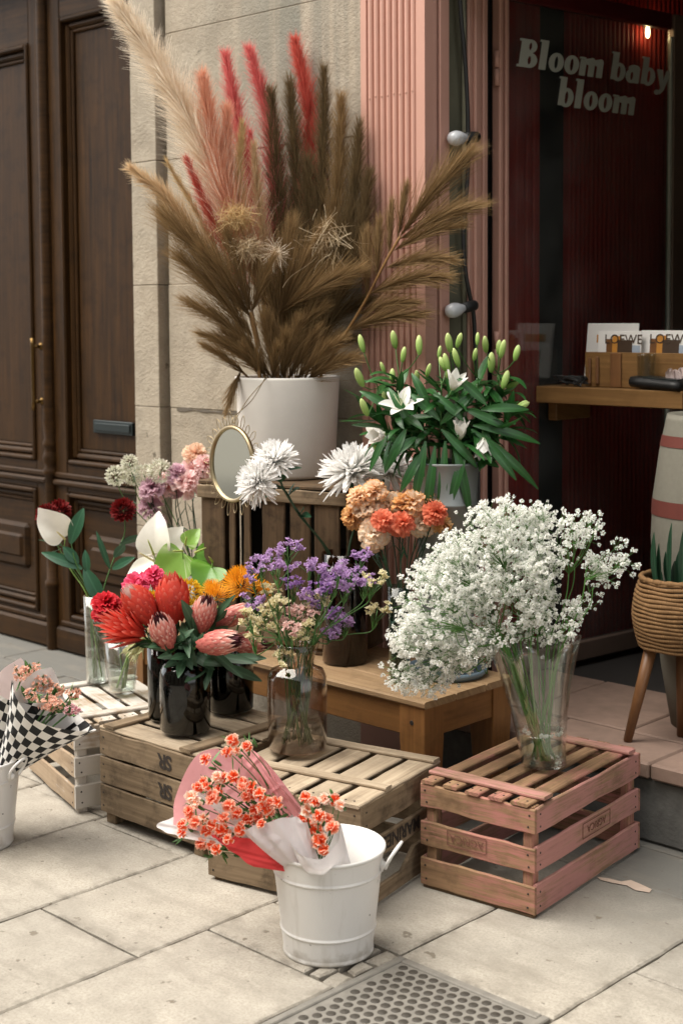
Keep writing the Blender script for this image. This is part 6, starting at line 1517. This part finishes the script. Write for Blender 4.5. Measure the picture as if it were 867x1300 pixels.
pos2 = [(387, 1012, .010), (412, 1013, .010), (425, 1015, .010), (398, 1018, .010), (390, 1028, .011), (404, 1035, .010), (378, 1062, .010), (390, 1044, .009), (400, 1055, .012), (406, 1066, .011), (415, 1040, .010), (421, 1050, .010), (397, 1070, .009), (432, 1022, .009), (410, 1078, .009), (383, 1040, .009)]
g = MB()
for x, y, R in pos2:
    c = at(x, y, dF-.11+U_(-.04, .05)); ax = cam_dir(U_(-.5, .5), U_(.2, .9), U_(.4, 1)).normalized(); f = MB(); carnation(f, c, ax, R*U_(1.35, 1.85), 14); f.build('blossom', R_.choice([M['minicarn'], M['minicarn'], M['minicarn'], M['minicarn2'], M['minicarn3']]), bq2)
    tube(g, [ap2+ax2*L2*.25, ap2.lerp(c, .7), c], [.0016, .0013], 5, smooth_n=8); b = c+rdir()*.016; d = (ax2+rdir()*.6).normalized(); tube(g, [b-d*.012, b-d*.005, b+d*.008, b+d*.014], lambda u: .0045*math.sin(PI*(.15+.8*u)), 6)
g.build('stems_and_buds', M['stem'], bq2)
# checked paper bouquets on the left
blc = VS['white enamel bucket cut off by the left edge holding checked paper bouquets']; dE = depth(blc['c'])
def cluster(name, par, cen, rad, n, m_, R=.0085, flat=.6, axis=None):
    s = MB()
    for k in range(n):
        o = rdir(); p = V(cen)+V((o.x*rad, o.y*rad, o.z*rad*flat))*U_(.5, 1); floret(s, p, (o+V((0, 0, .4))).normalized(), R*U_(.8, 1.2), n=5)
    return s.build(name, M[m_], par)
for lab, ap, tp, halfa, clus in (
    ('bouquet of pale salmon blossom in checked paper, front one in the left bucket', (-8, 1000, .02), (78, 880, -.06), .34, [((62, 893, -.06), .035, 60, 'peachfl'), ((72, 896, -.07), .028, 40, 'peachfl'), ((40, 882, -.02), .03, 40, 'peachfl'), ((92, 902, -.08), .026, 40, 'pinkmix'), ((93, 880, -.02), .024, 36, 'peachfl')]),
    ('bouquet of salmon blossom in checked paper, rear one in the left bucket', (-30, 1005, .10), (40, 858, .05), .30, [((30, 855, .06), .038, 60, 'peachfl'), ((52, 866, .05), .038, 60, 'peachfl'), ((70, 876, .04), .032, 50, 'peachfl'), ((42, 850, .08), .03, 40, 'peachfl')])):
    a = at(ap[0], ap[1], dE+ap[2]); b = at(tp[0], tp[1], dE+tp[2]); ax = (b-a).normalized(); L = (b-a).length
    t = thing('flower_bouquet', lab, 'bouquet', a)
    s = MB(); cone_sheet(s, a, ax, cam_dir(-.2, .5, -.8), L, halfa, lambda u: (.80+.16*math.sin(PI*u)+.05*math.sin(13*u), 1.0), .9, 5.5, ruf=.003, nl=20); s.build('checked_paper', M['check'], t)
    s = MB(); cone_sheet(s, a, ax, cam_dir(-.2, .5, -.8), L*1.02, halfa*.96, lambda u: (.76+.20*max(0, 1-abs(u-.55)*3), .93), -1.3, 1.2, ruf=.003); s.build('paper_lining', M['palepink'] if 'rear' in lab else M['paperwhite'], t)
    for (cx, cy, cz), rad, n, m_ in clus: cluster('blossom', t, at(cx, cy, dE+cz), rad, n, m_)
    s = MB()
    for (cx, cy, cz), rad, n, m_ in clus:
        c = at(cx, cy, dE+cz); tube(s, [a+ax*L*.3, c], .003, 6)
        for k in range(4): petal(s, c-ax*.02, (ax+rdir()*.9), rdir(), .05, .014, 'lance', .3, .3, 0, 5, 2)
    s.build('stems_and_leaves', M['stem'], t)

# ================================================================== LIGHT
w = bpy.data.worlds.new('World'); SC.world = w; w.use_nodes = True
nt = w.node_tree; bg = nt.nodes['Background']
sky = nt.nodes.new('ShaderNodeTexSky'); sky.sky_type = 'NISHITA'; sky.sun_disc = False
SUN_EL, SUN_AZ = math.radians(58), V((-.62, -.78, 0)).normalized()     # the sun stands in front and to the left of the facade
sky.sun_elevation = SUN_EL; sky.sun_rotation = math.atan2(SUN_AZ.x, SUN_AZ.y)
hs = nt.nodes.new('ShaderNodeHueSaturation'); hs.inputs['Saturation'].default_value = .10
nt.links.new(sky.outputs[0], hs.inputs['Color']); nt.links.new(hs.outputs[0], bg.inputs[0]); bg.inputs[1].default_value = .095
sl = bpy.data.lights.new('sun', 'SUN'); sl.energy = 2.0; sl.angle = math.radians(62); sl.color = (1, .935, .83)
so = bpy.data.objects.new('sun', sl); COL.objects.link(so)
sd = V((SUN_AZ.x*math.cos(SUN_EL), SUN_AZ.y*math.cos(SUN_EL), math.sin(SUN_EL)))
so.rotation_euler = sd.to_track_quat('Z', 'Y').to_euler(); so.location = sd*20
SC.view_settings.view_transform = 'Standard'; SC.view_settings.look = 'None'; SC.view_settings.gamma = 1; SC.view_settings.exposure = 1.88
SC.cycles.max_bounces = 10; SC.cycles.transparent_max_bounces = 32; SC.cycles.diffuse_bounces = 4; SC.cycles.glossy_bounces = 4
SC.cycles.caustics_reflective = False; SC.cycles.caustics_refractive = False
